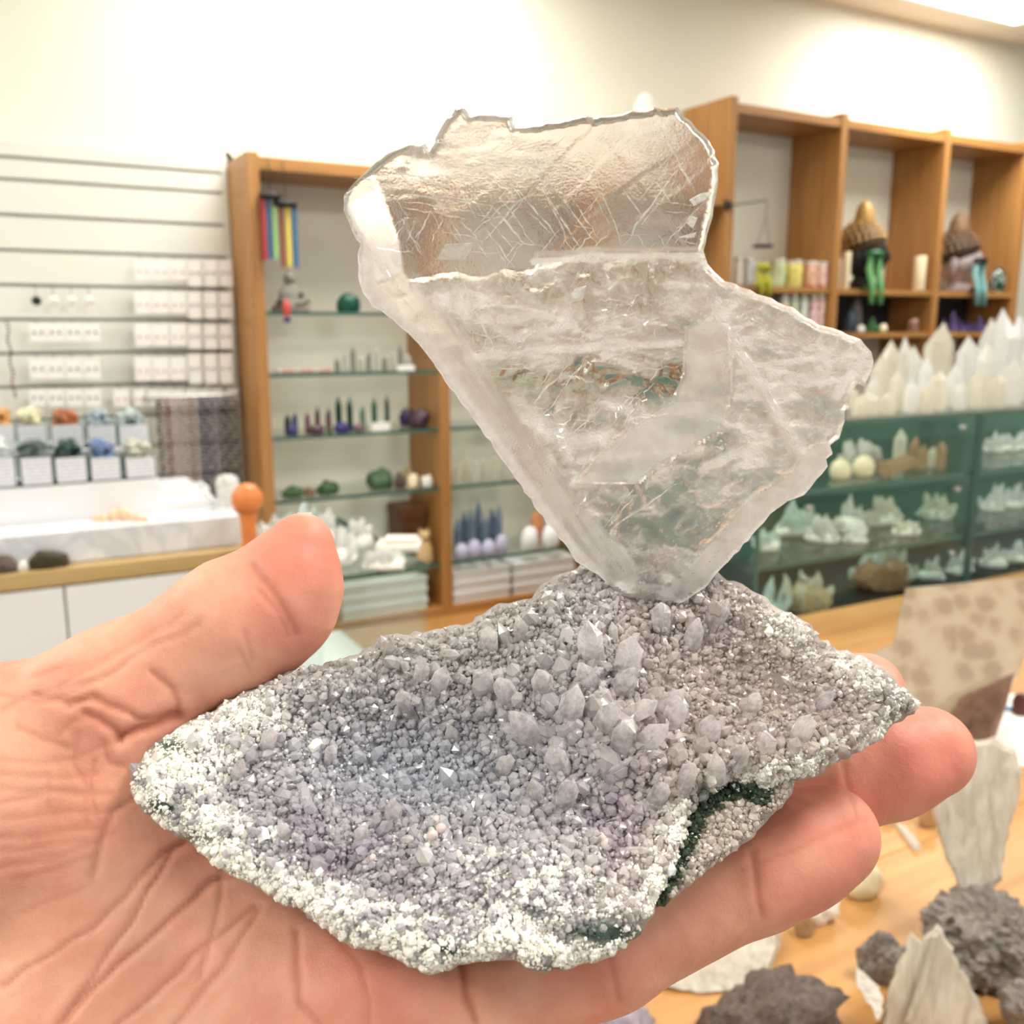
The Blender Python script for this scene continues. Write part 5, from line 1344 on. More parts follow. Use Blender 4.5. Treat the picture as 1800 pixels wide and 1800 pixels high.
# small red and blue charm and a black clip on the panel top
a = on_y(503, 520, 2.105); m = mpp(a)
t = thing('hanging_charm', (a.x, 2.105, SHZ[0]), 'small red and blue charm hanging over the glass shelf edge', 'ornament')
MB().lathe([(0, -12 * m), (7 * m, -6 * m), (7 * m, 10 * m), (3 * m, 20 * m), (0, 21 * m)], 10, (0, 0, 0), 1, .5).build('body', simple('coral_red', srgb(206, 84, 76), .4), t, True)
MB().lathe([(0, -20 * m), (6 * m, -18 * m), (7 * m, -11 * m), (0, -10 * m)], 10, (0, 0, 0), 1, .5).build('tassel', simple('navy', srgb(50, 52, 110), .5), t, True)
a = on_y(405, 279, 2.274); m = mpp(a) * .85
t = thing('spot_clip', (a.x, 2.274, a.z - .01), 'small black oval clip on the wall beside the shelf top', 'clip')
o = MB().lathe([(0, -16 * m), (5 * m, -12 * m), (6.5 * m, 0), (5 * m, 12 * m), (0, 16 * m)], 12, (0, 0, 0), 1, .6).build('oval', M['black'], t, True); o.rotation_euler = (0, -.6, 0); o.location = (0, 0, .01)
MB().tube([(0, 0, .01), (0, .028, .008)], .003, 6).build('stem', M['black'], t)
# second shelf: small pink stones and little points
M['pink_st'] = simple('pink_stone', srgb(206, 160, 150), .45, .2, 60); M['pale_st'] = simple('pale_stone', srgb(200, 196, 186), .45, .2, 60)
for k, cx in enumerate(range(486, 580, 11)):
    srock('pink_stone', 'small pink tumbled stone in the row on the second glass shelf', cx, 11, 9, SHZ[1], 2.125, M['pink_st'] if k % 3 else M['pale_st'], 20 + k % 4, .2, group='pink stones on the second glass shelf', sub=2)
gsm = 'small grey crystal points on the second glass shelf'
for k, cx in enumerate(range(590, 728, 14)):
    b = onshelf(cx, SHZ[1], 2.16 + .02 * (k % 2)); m = mpp(b)
    quartz_tower('crystal_tower', 'small grey crystal point on the second glass shelf', b, 11 * m, (26 + 9 * (k * 7 % 3)) * m, M['wq'] if k % 2 else simple('grey_point_%d' % k, srgb(130, 136, 124), .4, .2, 60), k % 3, gsm)
b = onshelf(712, SHZ[1], 2.122); m = mpp(b)
t = thing('price_card', b, 'white price card at the edge of the second glass shelf', 'card'); MB().box(-16 * m, 16 * m, -.001, .001, 0, 10 * m).build('card', M['white_card'], t)
# third shelf: towers, purple and green
towers = [(497, 36, 13, (60, 66, 70), 'dark fin-shaped'), (510, 38, 12, (70, 76, 120), 'slate violet'), (533, 38, 12, (130, 96, 108), 'dusty rose'), (551, 46, 11, (92, 60, 70), 'wine red'), (571, 44, 13, (120, 92, 100), 'mauve'), (589, 64, 13, (24, 62, 46), 'deep green'), (609, 62, 12, (20, 56, 42), 'bottle green'), (632, 44, 12, (104, 136, 112), 'sage green'), (653, 58, 11, (44, 92, 66), 'leaf green'), (676, 62, 9, (36, 60, 50), 'slim dark green')]
for k, (cx, h_, w, c, nm) in enumerate(towers):
    b = onshelf(cx, SHZ[2], 2.16); m = mpp(b)
    quartz_tower('crystal_tower', nm + ' crystal tower on the third glass shelf', b, w * m, h_ * m, simple('tower_%d' % k, srgb(*c), .25, .25, 80), k % 3, 'crystal towers on the third glass shelf')
M['amethyst'] = simple('amethyst', srgb(62, 38, 84), .35, .45, 120, .5); M['amethyst2'] = simple('dark_amethyst', srgb(74, 48, 66), .4, .45, 120, .5); M['indigo'] = simple('indigo_box', srgb(54, 48, 110), .4)
srock('amethyst_sphere', 'round dark purple amethyst ball on the third glass shelf', 712, 30, 30, SHZ[2], 2.215, M['amethyst'], 31, .06)
srock('amethyst_geode', 'dark wine amethyst chunk in front of the shelf panel', 736, 38, 36, SHZ[2], 2.135, M['amethyst2'], 32, .25)
for k, (cx, w, h_, c, lab) in enumerate(((505, 18, 20, (64, 64, 120), 'low slate blue stone in front of the towers'), (548, 30, 18, (82, 56, 66), 'low plum stone in front of the towers'), (594, 28, 20, (56, 48, 112), 'low indigo stone in front of the green towers'), (625, 20, 16, (120, 96, 112), 'low mauve stone in front of the green towers'), (572, 13, 12, (70, 80, 60), 'low olive stone in front of the towers'))):
    srock('tumbled_stone', lab + ' on the third shelf', cx, w, h_, SHZ[2], 2.122, simple('low_%d' % k, srgb(*c), .35, .3, 90), 40 + k, .15)
b = onshelf(664, SHZ[2], 2.122); m = mpp(b)
t = thing('price_card', b, 'bright white price card on the third glass shelf below the green towers', 'card'); MB().box(-17 * m, 17 * m, -.001, .001, 0, 15 * m).build('card', M['white_card'], t)
# fourth shelf
M['green_mix'] = simple('green_mineral', srgb(70, 104, 70), .5, .6, 120, .6)
for k, (cx, w, h_, mt_, lab) in enumerate(((500, 40, 22, M['green_mix'], 'green mineral heap near the shelf panel on the fourth shelf'), (531, 20, 16, M['matrix_brown'], 'brown green low mineral on the fourth shelf'), (565, 40, 26, M['green_mix'], 'bushy green mineral on the fourth shelf'), (660, 48, 38, M['green_mix'], 'large dark green druse on the fourth shelf'), (696, 20, 30, M['matrix_dark'], 'dark brown druse beside the large green druse'), (720, 24, 26, M['cream_wax'], 'cream yellow stone on the fourth shelf'), (746, 22, 22, M['matrix_white'], 'white stone beside the cream yellow stone'), (711, 22, 30, M['matrix_tan'], 'tan stone behind the cream yellow stone'))):
    srock('mineral', lab, cx, w, h_, SHZ[3], (2.15, 2.15, 2.15, 2.16, 2.14, 2.135, 2.135, 2.22)[k], mt_, 50 + k, .3, spiky=.15)
# fifth level: brown box, cat figurine
b = onshelf(712, SHZ[4], 2.21); m = mpp(b)
t = thing('wooden_box', b, 'dark brown wooden box standing on the lowest glass shelf', 'box')
zt_ = on_y(712, 888, 2.21).z - SHZ[4]
MB().box(-24 * m, 24 * m, -.03, .06, 0, zt_ * .8, bev=.002).build('body', simple('dark_walnut', srgb(96, 60, 34), .5, .3, 40), t)
MB().box(-25 * m, 25 * m, -.032, .062, zt_ * .8, zt_, bev=.002).build('lid', simple('dark_walnut_lid', srgb(104, 66, 38), .5, .3, 40), t)
b = onshelf(738, SHZ[4], 2.13); m = mpp(b)
t = thing('cat_figurine', b, 'small cream cat figurine in front of the dark brown box', 'figurine')
M['cat'] = simple('cream_ceramic', srgb(206, 176, 128), .45, .12, 60)
hb = max(.04, on_y(738, 926, 2.13).z - SHZ[4])
MB().lathe([(15 * m, 0), (16 * m, hb * .12), (14 * m, hb * .4), (9 * m, hb * .6), (6 * m, hb * .66)], 16, (0, 0, 0), 1, .8).build('body', M['cat'], t, True)
MB().lathe([(0, hb * .58), (9 * m, hb * .64), (11 * m, hb * .76), (8 * m, hb * .86), (0, hb * .9)], 16).build('head', M['cat'], t, True)
for s_ in (-1, 1):
    MB().add([(s_ * 3 * m, -3 * m, hb * .84), (s_ * 10 * m, -3 * m, hb * .8), (s_ * 8 * m, 3 * m, hb * .82), (s_ * 8 * m, 0, hb)], [(0, 1, 3), (1, 2, 3), (2, 0, 3), (0, 2, 1)]).build('ear', M['cat'], t)
# second bay (left of the blade): cream towers, blue stones, white stones
for k, (cx, h_, c) in enumerate(((800, 40, 'cq'), (817, 46, 'cq'), (833, 42, 'wq'), (850, 40, 'cq'), (868, 46, 'cq'), (886, 38, 'wq'), (902, 34, 'cq'))):
    b = onshelf(cx, SHZ[3], 2.15 + .02 * (k % 2)); m = mpp(b)
    quartz_tower('crystal_tower', 'cream crystal tower on the fourth shelf between the panel and the blade', b, 15 * m, h_ * m, M[c], k % 3, 'cream towers on the fourth shelf')
M['kyanite'] = simple('blue_kyanite', srgb(112, 134, 162), .4, .35, 120, .3); M['lav'] = simple('lavender_stone', srgb(196, 194, 222), .5, .12, 60)
for k, cx in enumerate((800, 812, 824, 838, 850, 863, 875)):
    b = onshelf(cx, SHZ[4], 2.165 + .030 * (k % 2)); m = mpp(b)
    quartz_tower('blue_tower', 'slate blue blade crystal in the row on the lowest shelf', b, 14 * m, (66 + 8 * (k * 5 % 4)) * m, M['kyanite'], k % 3, 'blue blades on the lowest shelf')
for k, (cx, w, h_) in enumerate(((806, 26, 28), (830, 26, 32), (856, 28, 30), (880, 24, 34))):
    srock('lavender_stone', 'pale lavender tumbled stone in front of the slate blue blades', cx, w, h_, SHZ[4], 2.125, M['lav'], 60 + k, .15, group='lavender stones on the lowest shelf', sub=2)
srock('white_stone', 'round white stone on the lowest shelf beside the lavender stones', 932, 34, 42, SHZ[4], 2.13, M['white_gloss'], 65, .06)
srock('white_stone', 'second bright white stone on the lowest shelf behind the blade edge', 970, 34, 40, SHZ[4], 2.13, M['white_gloss'], 66, .06)
srock('orange_stone', 'orange stone resting behind the two white stones', 946, 26, 56, SHZ[4], 2.19, simple('orange_stone', srgb(226, 150, 104), .45, .2, 60), 67, .15)
# third bay, seen through the blade
for k, (cx, z, c, h_) in enumerate(((1080, 0, 'wq', 50), (1120, 0, 'cq', 44), (1170, 0, 'bq', 50), (1215, 0, 'wq', 46), (960, 0, 'bq', 44), (1000, 0, 'wq', 50), (900, 1, 'cq', 40), (938, 1, 'bq', 46), (984, 1, 'cq', 46), (1090, 1, 'bq', 50), (1150, 1, 'wq', 46), (1210, 1, 'cq', 50), (876, 2, 'wq', 46), (934, 2, 'bq', 46), (984, 2, 'cq', 40), (1100, 2, 'wq', 50), (1190, 2, 'bq', 46))):
    b = onshelf(cx, SHZ[z], 2.17); m = mpp(b)
    cluster('shelf_cluster', ('milky', 'cream', 'smoky brown')[('wq', 'cq', 'bq').index(c)] + ' crystal cluster on the %s glass shelf behind the blade' % ('top', 'second', 'third')[z], 'crystal', b, 44 * m, h_ * m, 6, M[c], M['matrix_tan'], 70 + k, group='crystal clusters behind the blade')
# flat white boxes on the bottom board
gbx = 'flat white boxes stacked under the low shelving'
M['box_white'] = simple('white_cardboard', srgb(238, 238, 240), .5, .02, 10)
zb0 = ZB + .022
def flat_box(px0, px1, lay, label):
    a = on_y(px0, 1050, 2.12).x; b = on_y(px1, 1050, 2.12).x
    hgt = (SHZ[4] - .03 - zb0) / 3.0
    t = thing('flat_box', ((a + b) / 2, 2.2, zb0 + lay * hgt), label, 'box', gbx)
    w = (b - a) / 2
    MB().box(-w + .003, w - .003, -.08, .07, 0, hgt * .72).build('tray', M['box_white'], t)
    MB().box(-w, w, -.084, .074, hgt * .72, hgt - .001, bev=.001).build('lid', M['box_white'], t)
for a, b, nm in ((600, 752, 'in the stack left of the shelf panel'), (795, 897, 'in the stack right of the shelf panel'), (902, 1010, 'in the stack behind the blade foot')):
    for lay, ln in enumerate(('bottom', 'middle', 'top')):
        flat_box(a, b, lay, 'flat white box, %s one %s' % (ln, nm))
# ================================================================== wooden counter with white cabinet at the left
ZC = 1.152
CF = 1.50
M['marble'] = None
def marble():
    t = NT('white_marble'); v = t.coords((1, 1, 1))
    n = t.noise(v, 7, 6, .6, 1.6)
    c = t.ramp(n, [(.40, srgb(236, 238, 243)), (.485, srgb(214, 217, 224)), (.515, srgb(226, 229, 235)), (.6, srgb(240, 242, 247))])
    p = t.node('ShaderNodeBsdfPrincipled', Roughness=.25); t.link(c, p.inputs['Base Color']); return t.surf(p.outputs[0])
M['marble'] = marble()
M['oak_edge'] = wood('oak_edge', srgb(176, 142, 86), srgb(206, 176, 122), 'X', .7)
XC0 = -1.0; XC1 = on_y(470, 1000, CF).x
ct = thing('counter', ((XC0 + XC1) / 2, 1.75, 0), 'counter with a maple edge over white cabinet doors in front of the slatwall', 'counter'); co = Vector(ct.location)
MB().box(*lb((XC0, XC1, CF + .02, 2.0, .0, ZC - .026), co)).build('body', M['white_gloss'], ct)
MB().box(*lb((XC0, XC1, CF, 2.02, ZC - .026, ZC), co), bev=.003).build('worktop', M['oak_edge'], ct)
xg = on_y(118, 1090, CF + .004).x; dw = .46
x_ = xg - 2 * dw
while x_ < XC1 - .02:
    x1_ = min(x_ + dw, XC1)
    if x1_ > XC0:
        d_ = MB().box(*lb((max(x_, XC0) + .0015, x1_ - .0015, CF + .004, CF + .02, .1, ZC - .029), co), bev=.001).build('door', M['white_gloss'], ct)
        MB().box(*lb((x1_ - .06, x1_ - .045, CF - .012, CF + .004, .62, .78), co), bev=.002).build('handle', M['chrome'], d_)
    x_ += dw
# marble riser
RZ = on_y(200, 926, CF + .03).z
XM1 = on_y(425, 960, CF + .03).x
o = MB().box(XC0 + .1, XM1, CF + .03, 1.99, ZC, RZ, bev=.002).build('marble_riser', M['marble'], None)
o.location = (0, 0, 0); tag(o, 'long low white marble riser on the maple-edged counter', 'riser')
# stepped white stand with two rows of stone bins
SY = 1.62
zs1 = on_y(150, 850, SY).z; XB1 = on_y(283, 880, SY).x
SY2 = 1.745; zs2 = on_y(120, 790, SY2).z
st = thing('stepped_stand', ((XC0 + XB1) / 2, SY, RZ), 'white stepped stand carrying two rows of tumbled stone bins', 'stand'); sto = Vector(st.location)
MB().box(*lb((XC0 + .15, XB1, SY, SY2 - .01, RZ, zs1), sto), bev=.001).build('step', M['white_gloss'], st)
MB().box(*lb((XC0 + .15, XB1 - .012, SY2 - .01, 1.9, RZ, zs2), sto), bev=.001).build('step', M['white_gloss'], st)
M['bin'] = thin_glass('acrylic_bin', (.72, .80, .80, 1), .05)
def label_material():
    t = NT('printed_label'); v = t.coords((1, 1, 1))
    w = t.node('ShaderNodeTexWave', Vector=v, Scale=55.0, _bands_direction='Z'); n = t.noise(v, 260, 2)
    mu = t.node('ShaderNodeMath', _operation='MULTIPLY', i0=w.outputs['Fac'], i1=n)
    c = t.ramp(mu.outputs[0], [(.36, srgb(236, 238, 243)), (.52, srgb(188, 190, 202))])
    p = t.node('ShaderNodeBsdfPrincipled', Roughness=.5); t.link(c, p.inputs['Base Color']); return t.surf(p.outputs[0])
M['label'] = label_material()
def stone_bin(x0, x1, y0, y1, Y, z, c, label, group):
    a = on_y(x0, y1, Y); b = on_y(x1, y1, Y); zt = on_y((x0 + x1) / 2, y0, Y).z; w = b.x - a.x; h = zt - z
    t = thing('stone_bin', ((a.x + b.x) / 2, Y, z), label, 'bin', group)
    bw = w * .56; dpt = .085; wall = .002
    m_ = MB(); m_.box(-bw, bw, 0.003, dpt, 0, wall)
    m_.box(-bw, -bw + wall, 0.003, dpt, wall, h * .98); m_.box(bw - wall, bw, 0.003, dpt, wall, h * .98); m_.box(-bw + wall, bw - wall, dpt - wall, dpt, wall, h * 1.05); m_.box(-bw + wall, bw - wall, .003, .003 + wall, wall, h * .98)
    m_.build('bin', M['bin'], t)
    MB().box(-w / 2, w / 2, -.0006, .0022, .003, h * .97).build('label_card', M['label'], t)
    r = random.Random(int(x0) + int(y0)); V = []; Fq = []
    for k in range(95):
        s = r.uniform(.007, .0105); cx_ = r.uniform(-bw + .011, bw - .011); cy_ = r.uniform(.014, dpt - .013); fl = k / 95
        cz = .010 + fl * h * 1.02 + .010 * (1 - abs(cx_) / bw) * fl
        n_ = len(V); V += [(cx_ + v[0] * s * r.uniform(.8, 1.2), cy_ + v[1] * s, cz + v[2] * s * .75) for v in IV]; Fq += [tuple(i + n_ for i in f) for f in IF]
    o = mesh_obj('tumbled_stones', V, Fq, simple('stones_%d_%d' % (x0 + 50, y0), srgb(*c), .3, .45, 120), t, True); tag(o, kind='stuff')
gb1 = 'stone bins in the upper row'; gb2 = 'stone bins in the lower row'
for x0, x1, c, nm in ((-26, 27, (212, 160, 96), 'golden'), (34, 84, (236, 226, 188), 'cream yellow'), (94, 148, (176, 104, 66), 'rust orange'), (157, 205, (150, 168, 178), 'pale blue grey'), (212, 263, (172, 186, 186), 'soft sage grey')):
    stone_bin(x0, x1, 746, 786, SY2, zs2, c, nm + ' tumbled stones in a labelled bin of the upper row', gb1)
for x0, x1, c, nm in ((-24, 28, (206, 214, 214), 'icy white'), (40, 93, (92, 106, 106), 'dark grey'), (101, 154, (48, 74, 72), 'deep teal'), (163, 213, (96, 120, 164), 'denim blue'), (224, 275, (196, 196, 180), 'pale olive')):
    stone_bin(x0, x1, 803, 848, SY + .005, zs1, c, nm + ' tumbled stones in a labelled bin of the lower row', gb2)
# trays, peach stones, white tower, mushroom on the riser
def tray(cx, yb, wpx, dpx, label):
    b = on_z(cx, yb, RZ); m = mpp(b)
    t = thing('white_tray', (b.x, b.y, RZ), label, 'tray', 'white trays on the marble riser')
    w = wpx * m / 2
    MB().box(-w, w, 0, .075, 0, .006, bev=.0015).build('tray_floor', M['white_gloss'], t)
    for q in ((-w, w, 0, .004), (-w, w, .071, .075), (-w, -w + .004, .004, .071), (w - .004, w, .004, .071)):
        MB().box(q[0], q[1], q[2], q[3], .006, .014).build('rim', M['white_gloss'], t)
tray(332, 894, 92, 20, 'white tray near the front of the marble riser beside the stepped stand')
tray(326, 873, 84, 20, 'white tray at the back of the marble riser beside the stepped stand')
M['peach'] = simple('peach_stone', srgb(244, 206, 170), .4, .12, 60)
b0 = on_z(215, 915, RZ)
for k, (cx, yb, w, h_) in enumerate(((183, 916, 17, 14), (201, 914, 20, 20), (222, 914, 21, 22), (241, 915, 17, 14), (256, 916, 13, 10), (212, 909, 15, 18), (168, 915, 13, 9))):
    rock_px('peach_stone', 'pale peach stone in the small pile on the marble riser', 'stone', cx, yb, w, h_, RZ, M['peach'], 80 + k, rough=.15, group='peach stones on the riser', sub=2)
b = on_z(402, 893, RZ); m = mpp(b)
t = thing('selenite_tower', (b.x, b.y, RZ), 'short rounded white selenite tower at the end of the marble riser', 'crystal')
MB().lathe([(20 * m, 0), (21 * m, 4 * m), (18 * m, 20 * m), (20 * m, 44 * m), (18 * m, 54 * m), (9 * m, 59 * m), (0, 60 * m)], 18).build('body', M['wq2'], t, True)
MB().lathe([(22 * m, 0), (22 * m, 3 * m), (20 * m, 4 * m)], 18).build('foot', M['white_gloss'], t)
b = on_z(440, 978, ZC); m = mpp(b)
t = thing('stone_mushroom', (b.x, b.y, ZC), 'orange carved stone mushroom standing at the end of the counter', 'carving')
M['orange'] = simple('orange_selenite', srgb(234, 140, 78), .4, .15, 40, sss=.3)
MB().lathe([(17 * m, 0), (14 * m, 8 * m), (13 * m, 50 * m), (16 * m, 80 * m), (20 * m, 100 * m)], 20).build('stem', M['orange'], t, True)
cp = MB().lathe([(0, 76 * m), (18 * m, 80 * m), (28 * m, 96 * m), (26 * m, 112 * m), (16 * m, 126 * m), (0, 131 * m)], 22).build('cap', M['orange'], t, True)
# dark specimens on the front ledge
for k, (cx, yb, w, h_, mt_, lab) in enumerate(((12, 1043, 46, 36, M['matrix_dark'], 'dark grey rock specimen at the edge of the counter'), (48, 1037, 20, 20, M['matrix_white'], 'small white and dark rock between the two dark rocks'), (97, 1031, 72, 36, simple('olive_rock', srgb(70, 60, 40), .6, .5, 90, .6), 'olive brown rock specimen on the counter ledge'))):
    b = on_z(cx, yb, ZC); m = mpp(b)
    rock('ledge_rock', lab, 'rock', (b.x, CF + .016, ZC), w * m, h_ * m, .025, mt_, 90 + k, .3)

# ================================================================== glass counter in the middle with white crystals
GZ = 1.152
gf = on_z(670, 1003, GZ).y
GX0 = on_z(470, 1000, GZ).x; 
GX0 = max(XC1 + .01, on_y(480, 1020, gf).x); GX1 = on_y(752, 995, gf).x
GB = gf + .42
gc = thing('glass_counter', ((GX0 + GX1) / 2, (gf + GB) / 2, 0), 'low glass display counter with a glass top full of white crystals', 'display case'); go = Vector(gc.location)
ZI = .93
MB().box(*lb((GX0, GX1, gf, GB, 0, ZI), go), bev=.002).build('cabinet', M['white_gloss'], gc)
tp = MB().box(*lb((GX0, GX1, gf, GB, GZ - .008, GZ), go)).build('top_pane', M['case_glass'], gc)
e_ = MB(); e_.box(*lb((GX0, GX1, gf - .002, gf, GZ - .008, GZ), go)); e_.box(*lb((GX1, GX1 + .002, gf - .002, GB, GZ - .008, GZ), go)); e_.build('pane_edge', M['glass_edge'], tp)
MB().box(*lb((GX0, GX1, gf + .002, gf + .008, ZI, GZ - .008), go)).build('front_pane', M['case_glass'], gc)
MB().box(*lb((GX1 - .006, GX1, gf + .008, GB, ZI, GZ - .008), go)).build('side_pane', M['case_glass'], gc)
MB().box(*lb((GX0, GX0 + .006, gf + .008, GB, ZI, GZ - .008), go)).build('side_pane', M['case_glass'], gc)
# crystals on top
for k, (cx, yb, w, h_, n, mt_, lab) in enumerate(((478, 965, 50, 100, 9, 'wq2', 'tall icy white crystal cluster beside the orange mushroom'), (522, 950, 66, 90, 12, 'aq', 'pale icy crystal cluster behind the thumb'), (570, 956, 56, 74, 12, 'wq2', 'white crystal cluster left of the white selenite heap'), (598, 990, 62, 76, 14, 'wq2', 'broad white crystal cluster at the front of the glass counter'), (628, 960, 56, 62, 12, 'wq2', 'rounded white crystal cluster at the back of the glass counter'), (674, 1000, 78, 56, 16, 'wq2', 'wide low white crystal cluster at the counter edge'))):
    cluster_px('white_cluster', lab, 'crystal', cx, yb, w, h_, GZ, n, M[mt_], M['matrix_white'], 101 + k, spread=.4)
b = on_z(700, 985, GZ); m = mpp(b)
t = thing('selenite_slab', (b.x + .03, b.y + .07, GZ), 'flat cream white selenite slab lying at the end of the glass counter', 'crystal', rz=-.5)
mb = MB(); mb.box(-.035, .035, -.028, .028, 0, .012, bev=.004); mb.build('slab', M['white_plaster'], t)
MB().box(-.022, .03, -.018, .018, .012, .020, bev=.003).build('upper_layer', M['white_plaster'], t)
# crystals inside
for k, (cx, yb, w, h_, lab) in enumerate(((606, 1128, 46, 50, 'pale aqua crystal cluster inside the glass counter, close to the thumb'), (650, 1122, 40, 48, 'white crystal cluster inside the glass counter above the druzy plate'), (687, 1112, 28, 40, 'small white crystal cluster inside the glass counter near its end'))):
    b = on_y(cx, yb, gf + .09); m = mpp(b)
    cluster('inside_cluster', lab, 'crystal', (b.x, b.y, ZI), w * m, h_ * m, 8, M['aq'], M['matrix_white'], 120 + k)

# ================================================================== tall glass case at the right
KF = 1.05; KB = 1.47
kz = lambda q: on_y(1715, q, KF).z
KT, K1, K2, K0 = kz(723), kz(830), kz(939), kz(1044)
KX0 = on_y(1331, 960, KF).x; KXM = on_y(1715, 850, KF).x; KX1 = KX0 + 2.3
kc = thing('glass_case', ((KX0 + KX1) / 2, (KF + KB) / 2, 0), 'green-tinted glass display case with three levels of crystals', 'display case'); ko = Vector(kc.location)
M['case_back'] = simple('dark_green_back', srgb(82, 124, 110), .35, .2, 6)  # dark green reflections inside the glass, put into the panel colour
M['base_black'] = simple('black_plinth', srgb(24, 23, 24), .5)
MB().box(*lb((KX0 - .01, KX1, KF - .01, KB, 0, K0 - .006), ko), bev=.002).build('plinth', M['base_black'], kc)
MB().box(*lb((KX0, KX1, KF, KB, K0 - .006, K0), ko)).build('floor_board', M['base_black'], kc)
MB().box(*lb((KX0, KX1, KB - .01, KB, K0, KT - .008), ko)).build('back_panel', M['case_back'], kc)
for z, nm in ((KT, 'top_pane'), (K1, 'glass_shelf'), (K2, 'glass_shelf')):
    yy = KF if nm == 'top_pane' else KF + .012
    g = MB().box(*lb((KX0 + .006, KX1, yy, KB - .01, z - .008, z), ko)).build(nm, M['case_glass'], kc)
    MB().box(*lb((KX0 + .006, KX1, yy - .0015, yy, z - .008, z), ko)).build('pane_edge', M['glass_edge'], g)
for a, b in ((KX0, KXM - .006), (KXM + .006, KX1)):
    MB().box(*lb((a, b, KF, KF + .005, K0, KT - .008), ko)).build('front_pane', M['case_glass'], kc)
MB().box(*lb((KX0, KX0 + .005, KF + .005, KB - .01, K0, KT - .008), ko)).build('side_pane', M['case_glass'], kc)
MB().box(*lb((KXM - .002, KXM + .003, KF + .006, KB - .01, K0, KT - .008), ko)).build('divider_pane', M['case_glass'], kc)
for x in (KX0, KXM - .006, KXM + .004):
    MB().box(*lb((x, x + .004, KF - .0015, KF + .0055, K0, KT - .008), ko)).build('edge_strip', M['glass_edge'], kc)
for z in (KT - .03, K1 - .03, K2 - .03):
    for s_ in (0, 1):
        MB().lathe([(0, 0), (.006, 0), (.007, .003), (.005, .008), (0, .009)], 12).build('clip', M['chrome'], kc, True, loc=tuple(Vector((KXM - .055 if s_ else KX0 + .10, KF - .004, z)) - ko))
# points standing on the case
PTS = [(1524, 690, 44, 1.10, 40, 'cq'), (1548, 622, 30, 1.24, 34, 'cq'), (1566, 597, 40, 1.30, 36, 'cq'), (1593, 590, 24, 1.38, 24, 'wq'), (1610, 606, 30, 1.26, 30, 'wq'), (1632, 626, 30, 1.16, 28, 'wq2'), (1654, 566, 58, 1.36, 52, 'cq'), (1652, 650, 34, 1.11, 34, 'cq'), (1680, 640, 30, 1.14, 30, 'wq2'), (1704, 590, 40, 1.30, 38, 'wq2'), (1722, 648, 38, 1.11, 38, 'cq'), (1736, 600, 36, 1.20, 34, 'wq'), (1746, 558, 46, 1.36, 40, 'wq'), (1769, 541, 50, 1.28, 46, 'wq2'), (1796, 552, 44, 1.34, 44, 'wq2'), (1782, 630, 36, 1.12, 36, 'wq'), (1756, 655, 30, 1.10, 30, 'cq'), (1579, 650, 34, 1.135, 30, 'cq'), (1604, 668, 28, 1.095, 24, 'wq2'), (1536, 660, 30, 1.16, 28, 'wq'), (1690, 672, 26, 1.10, 26, 'wq'), (1631, 676, 30, 1.078, 24, 'cq'), (1500, 680, 26, 1.2, 24, 'cq'), (1820, 600, 44, 1.16, 44, 'wq'), (1512, 700, 30, 1.09, 26, 'cq'), (1560, 690, 34, 1.09, 32, 'cq')]
gp = 'quartz points standing on the glass case'
for k, (cx, yt, _, Y, w, c) in enumerate(PTS):
    p = on_y(cx, yt, Y); m = mpp(p)
    adj = {'cq': 'creamy', 'wq': 'milky grey white', 'wq2': 'snow white'}[c]; sz = 'tall' if p.z - KT > .12 else ('medium' if p.z - KT > .07 else 'short')
    quartz_tower('quartz_point', '%s %s quartz point standing on top of the glass case' % (sz, adj), (p.x, Y, KT), w * m, max(.03, p.z - KT), M[c], k % 3, gp, rz=k * .7)
# inside, first level
def kpos(cx, z, Y): p = on_y(cx, 850, Y); return (p.x, Y, z)
def kcl(cx, w, h_, z, Y, n, c, bm_, seed, lab, **kw):
    b = kpos(cx, z, Y); m = mpp(b); cluster('case_cluster', lab, 'crystal', b, w * m, h_ * m, n + 6, M[c], M[bm_], seed, dpr=.5, **{**dict(base_h=.32, thick=.11), **kw})
kcl(1512, 84, 66, K1, 1.20, 10, 'wq', 'matrix_grey', 131, 'grey white crystal cluster on the upper case shelf')
for k, (cx, h_, w, c) in enumerate(((1577, 66, 22, 'cq'), (1602, 56, 18, 'bq'), (1618, 44, 18, 'bq'), (1650, 50, 18, 'bq'), (1634, 36, 14, 'cq'))):
    b = kpos(cx, K1, (1.17, 1.145, 1.125, 1.11, 1.135)[k]); m = mpp(b)
    quartz_tower('case_tower', ('honey cream' if c == 'cq' else 'smoky brown') + ' polished crystal tower on the upper case shelf', b, w * m, h_ * m, M[c], k % 3, 'towers on the upper case shelf')
for k, (cx, w) in enumerate(((1476, 36), (1516, 38))):
    b = kpos(cx, K1, 1.12); m = mpp(b)
    rock('cream_sphere', 'round cream stone ball on the upper case shelf', 'stone ball', b, w * m, w * m * .95, w * m, M['cream_wax'], 140, .02, group='cream balls on the upper case shelf')
b = kpos(1572, K1, 1.085); m = mpp(b)
t = quartz_tower('smoky_crystal', 'smoky brown crystal lying on the upper case shelf', (b[0] - 28 * m, 1.085, K1 + 14 * m), 32 * m, 84 * m, M['bq'], 1, tilt=(0, 1.40))
for k, cx in enumerate((1742, 1766, 1790, 1816)):
    kcl(cx, 40, 44, K1, 1.20, 7, 'wq2', 'matrix_white', 150 + k, 'snow white crystal cluster on the upper case shelf beyond the glass divider', group='white clusters beyond the divider on the upper case shelf')
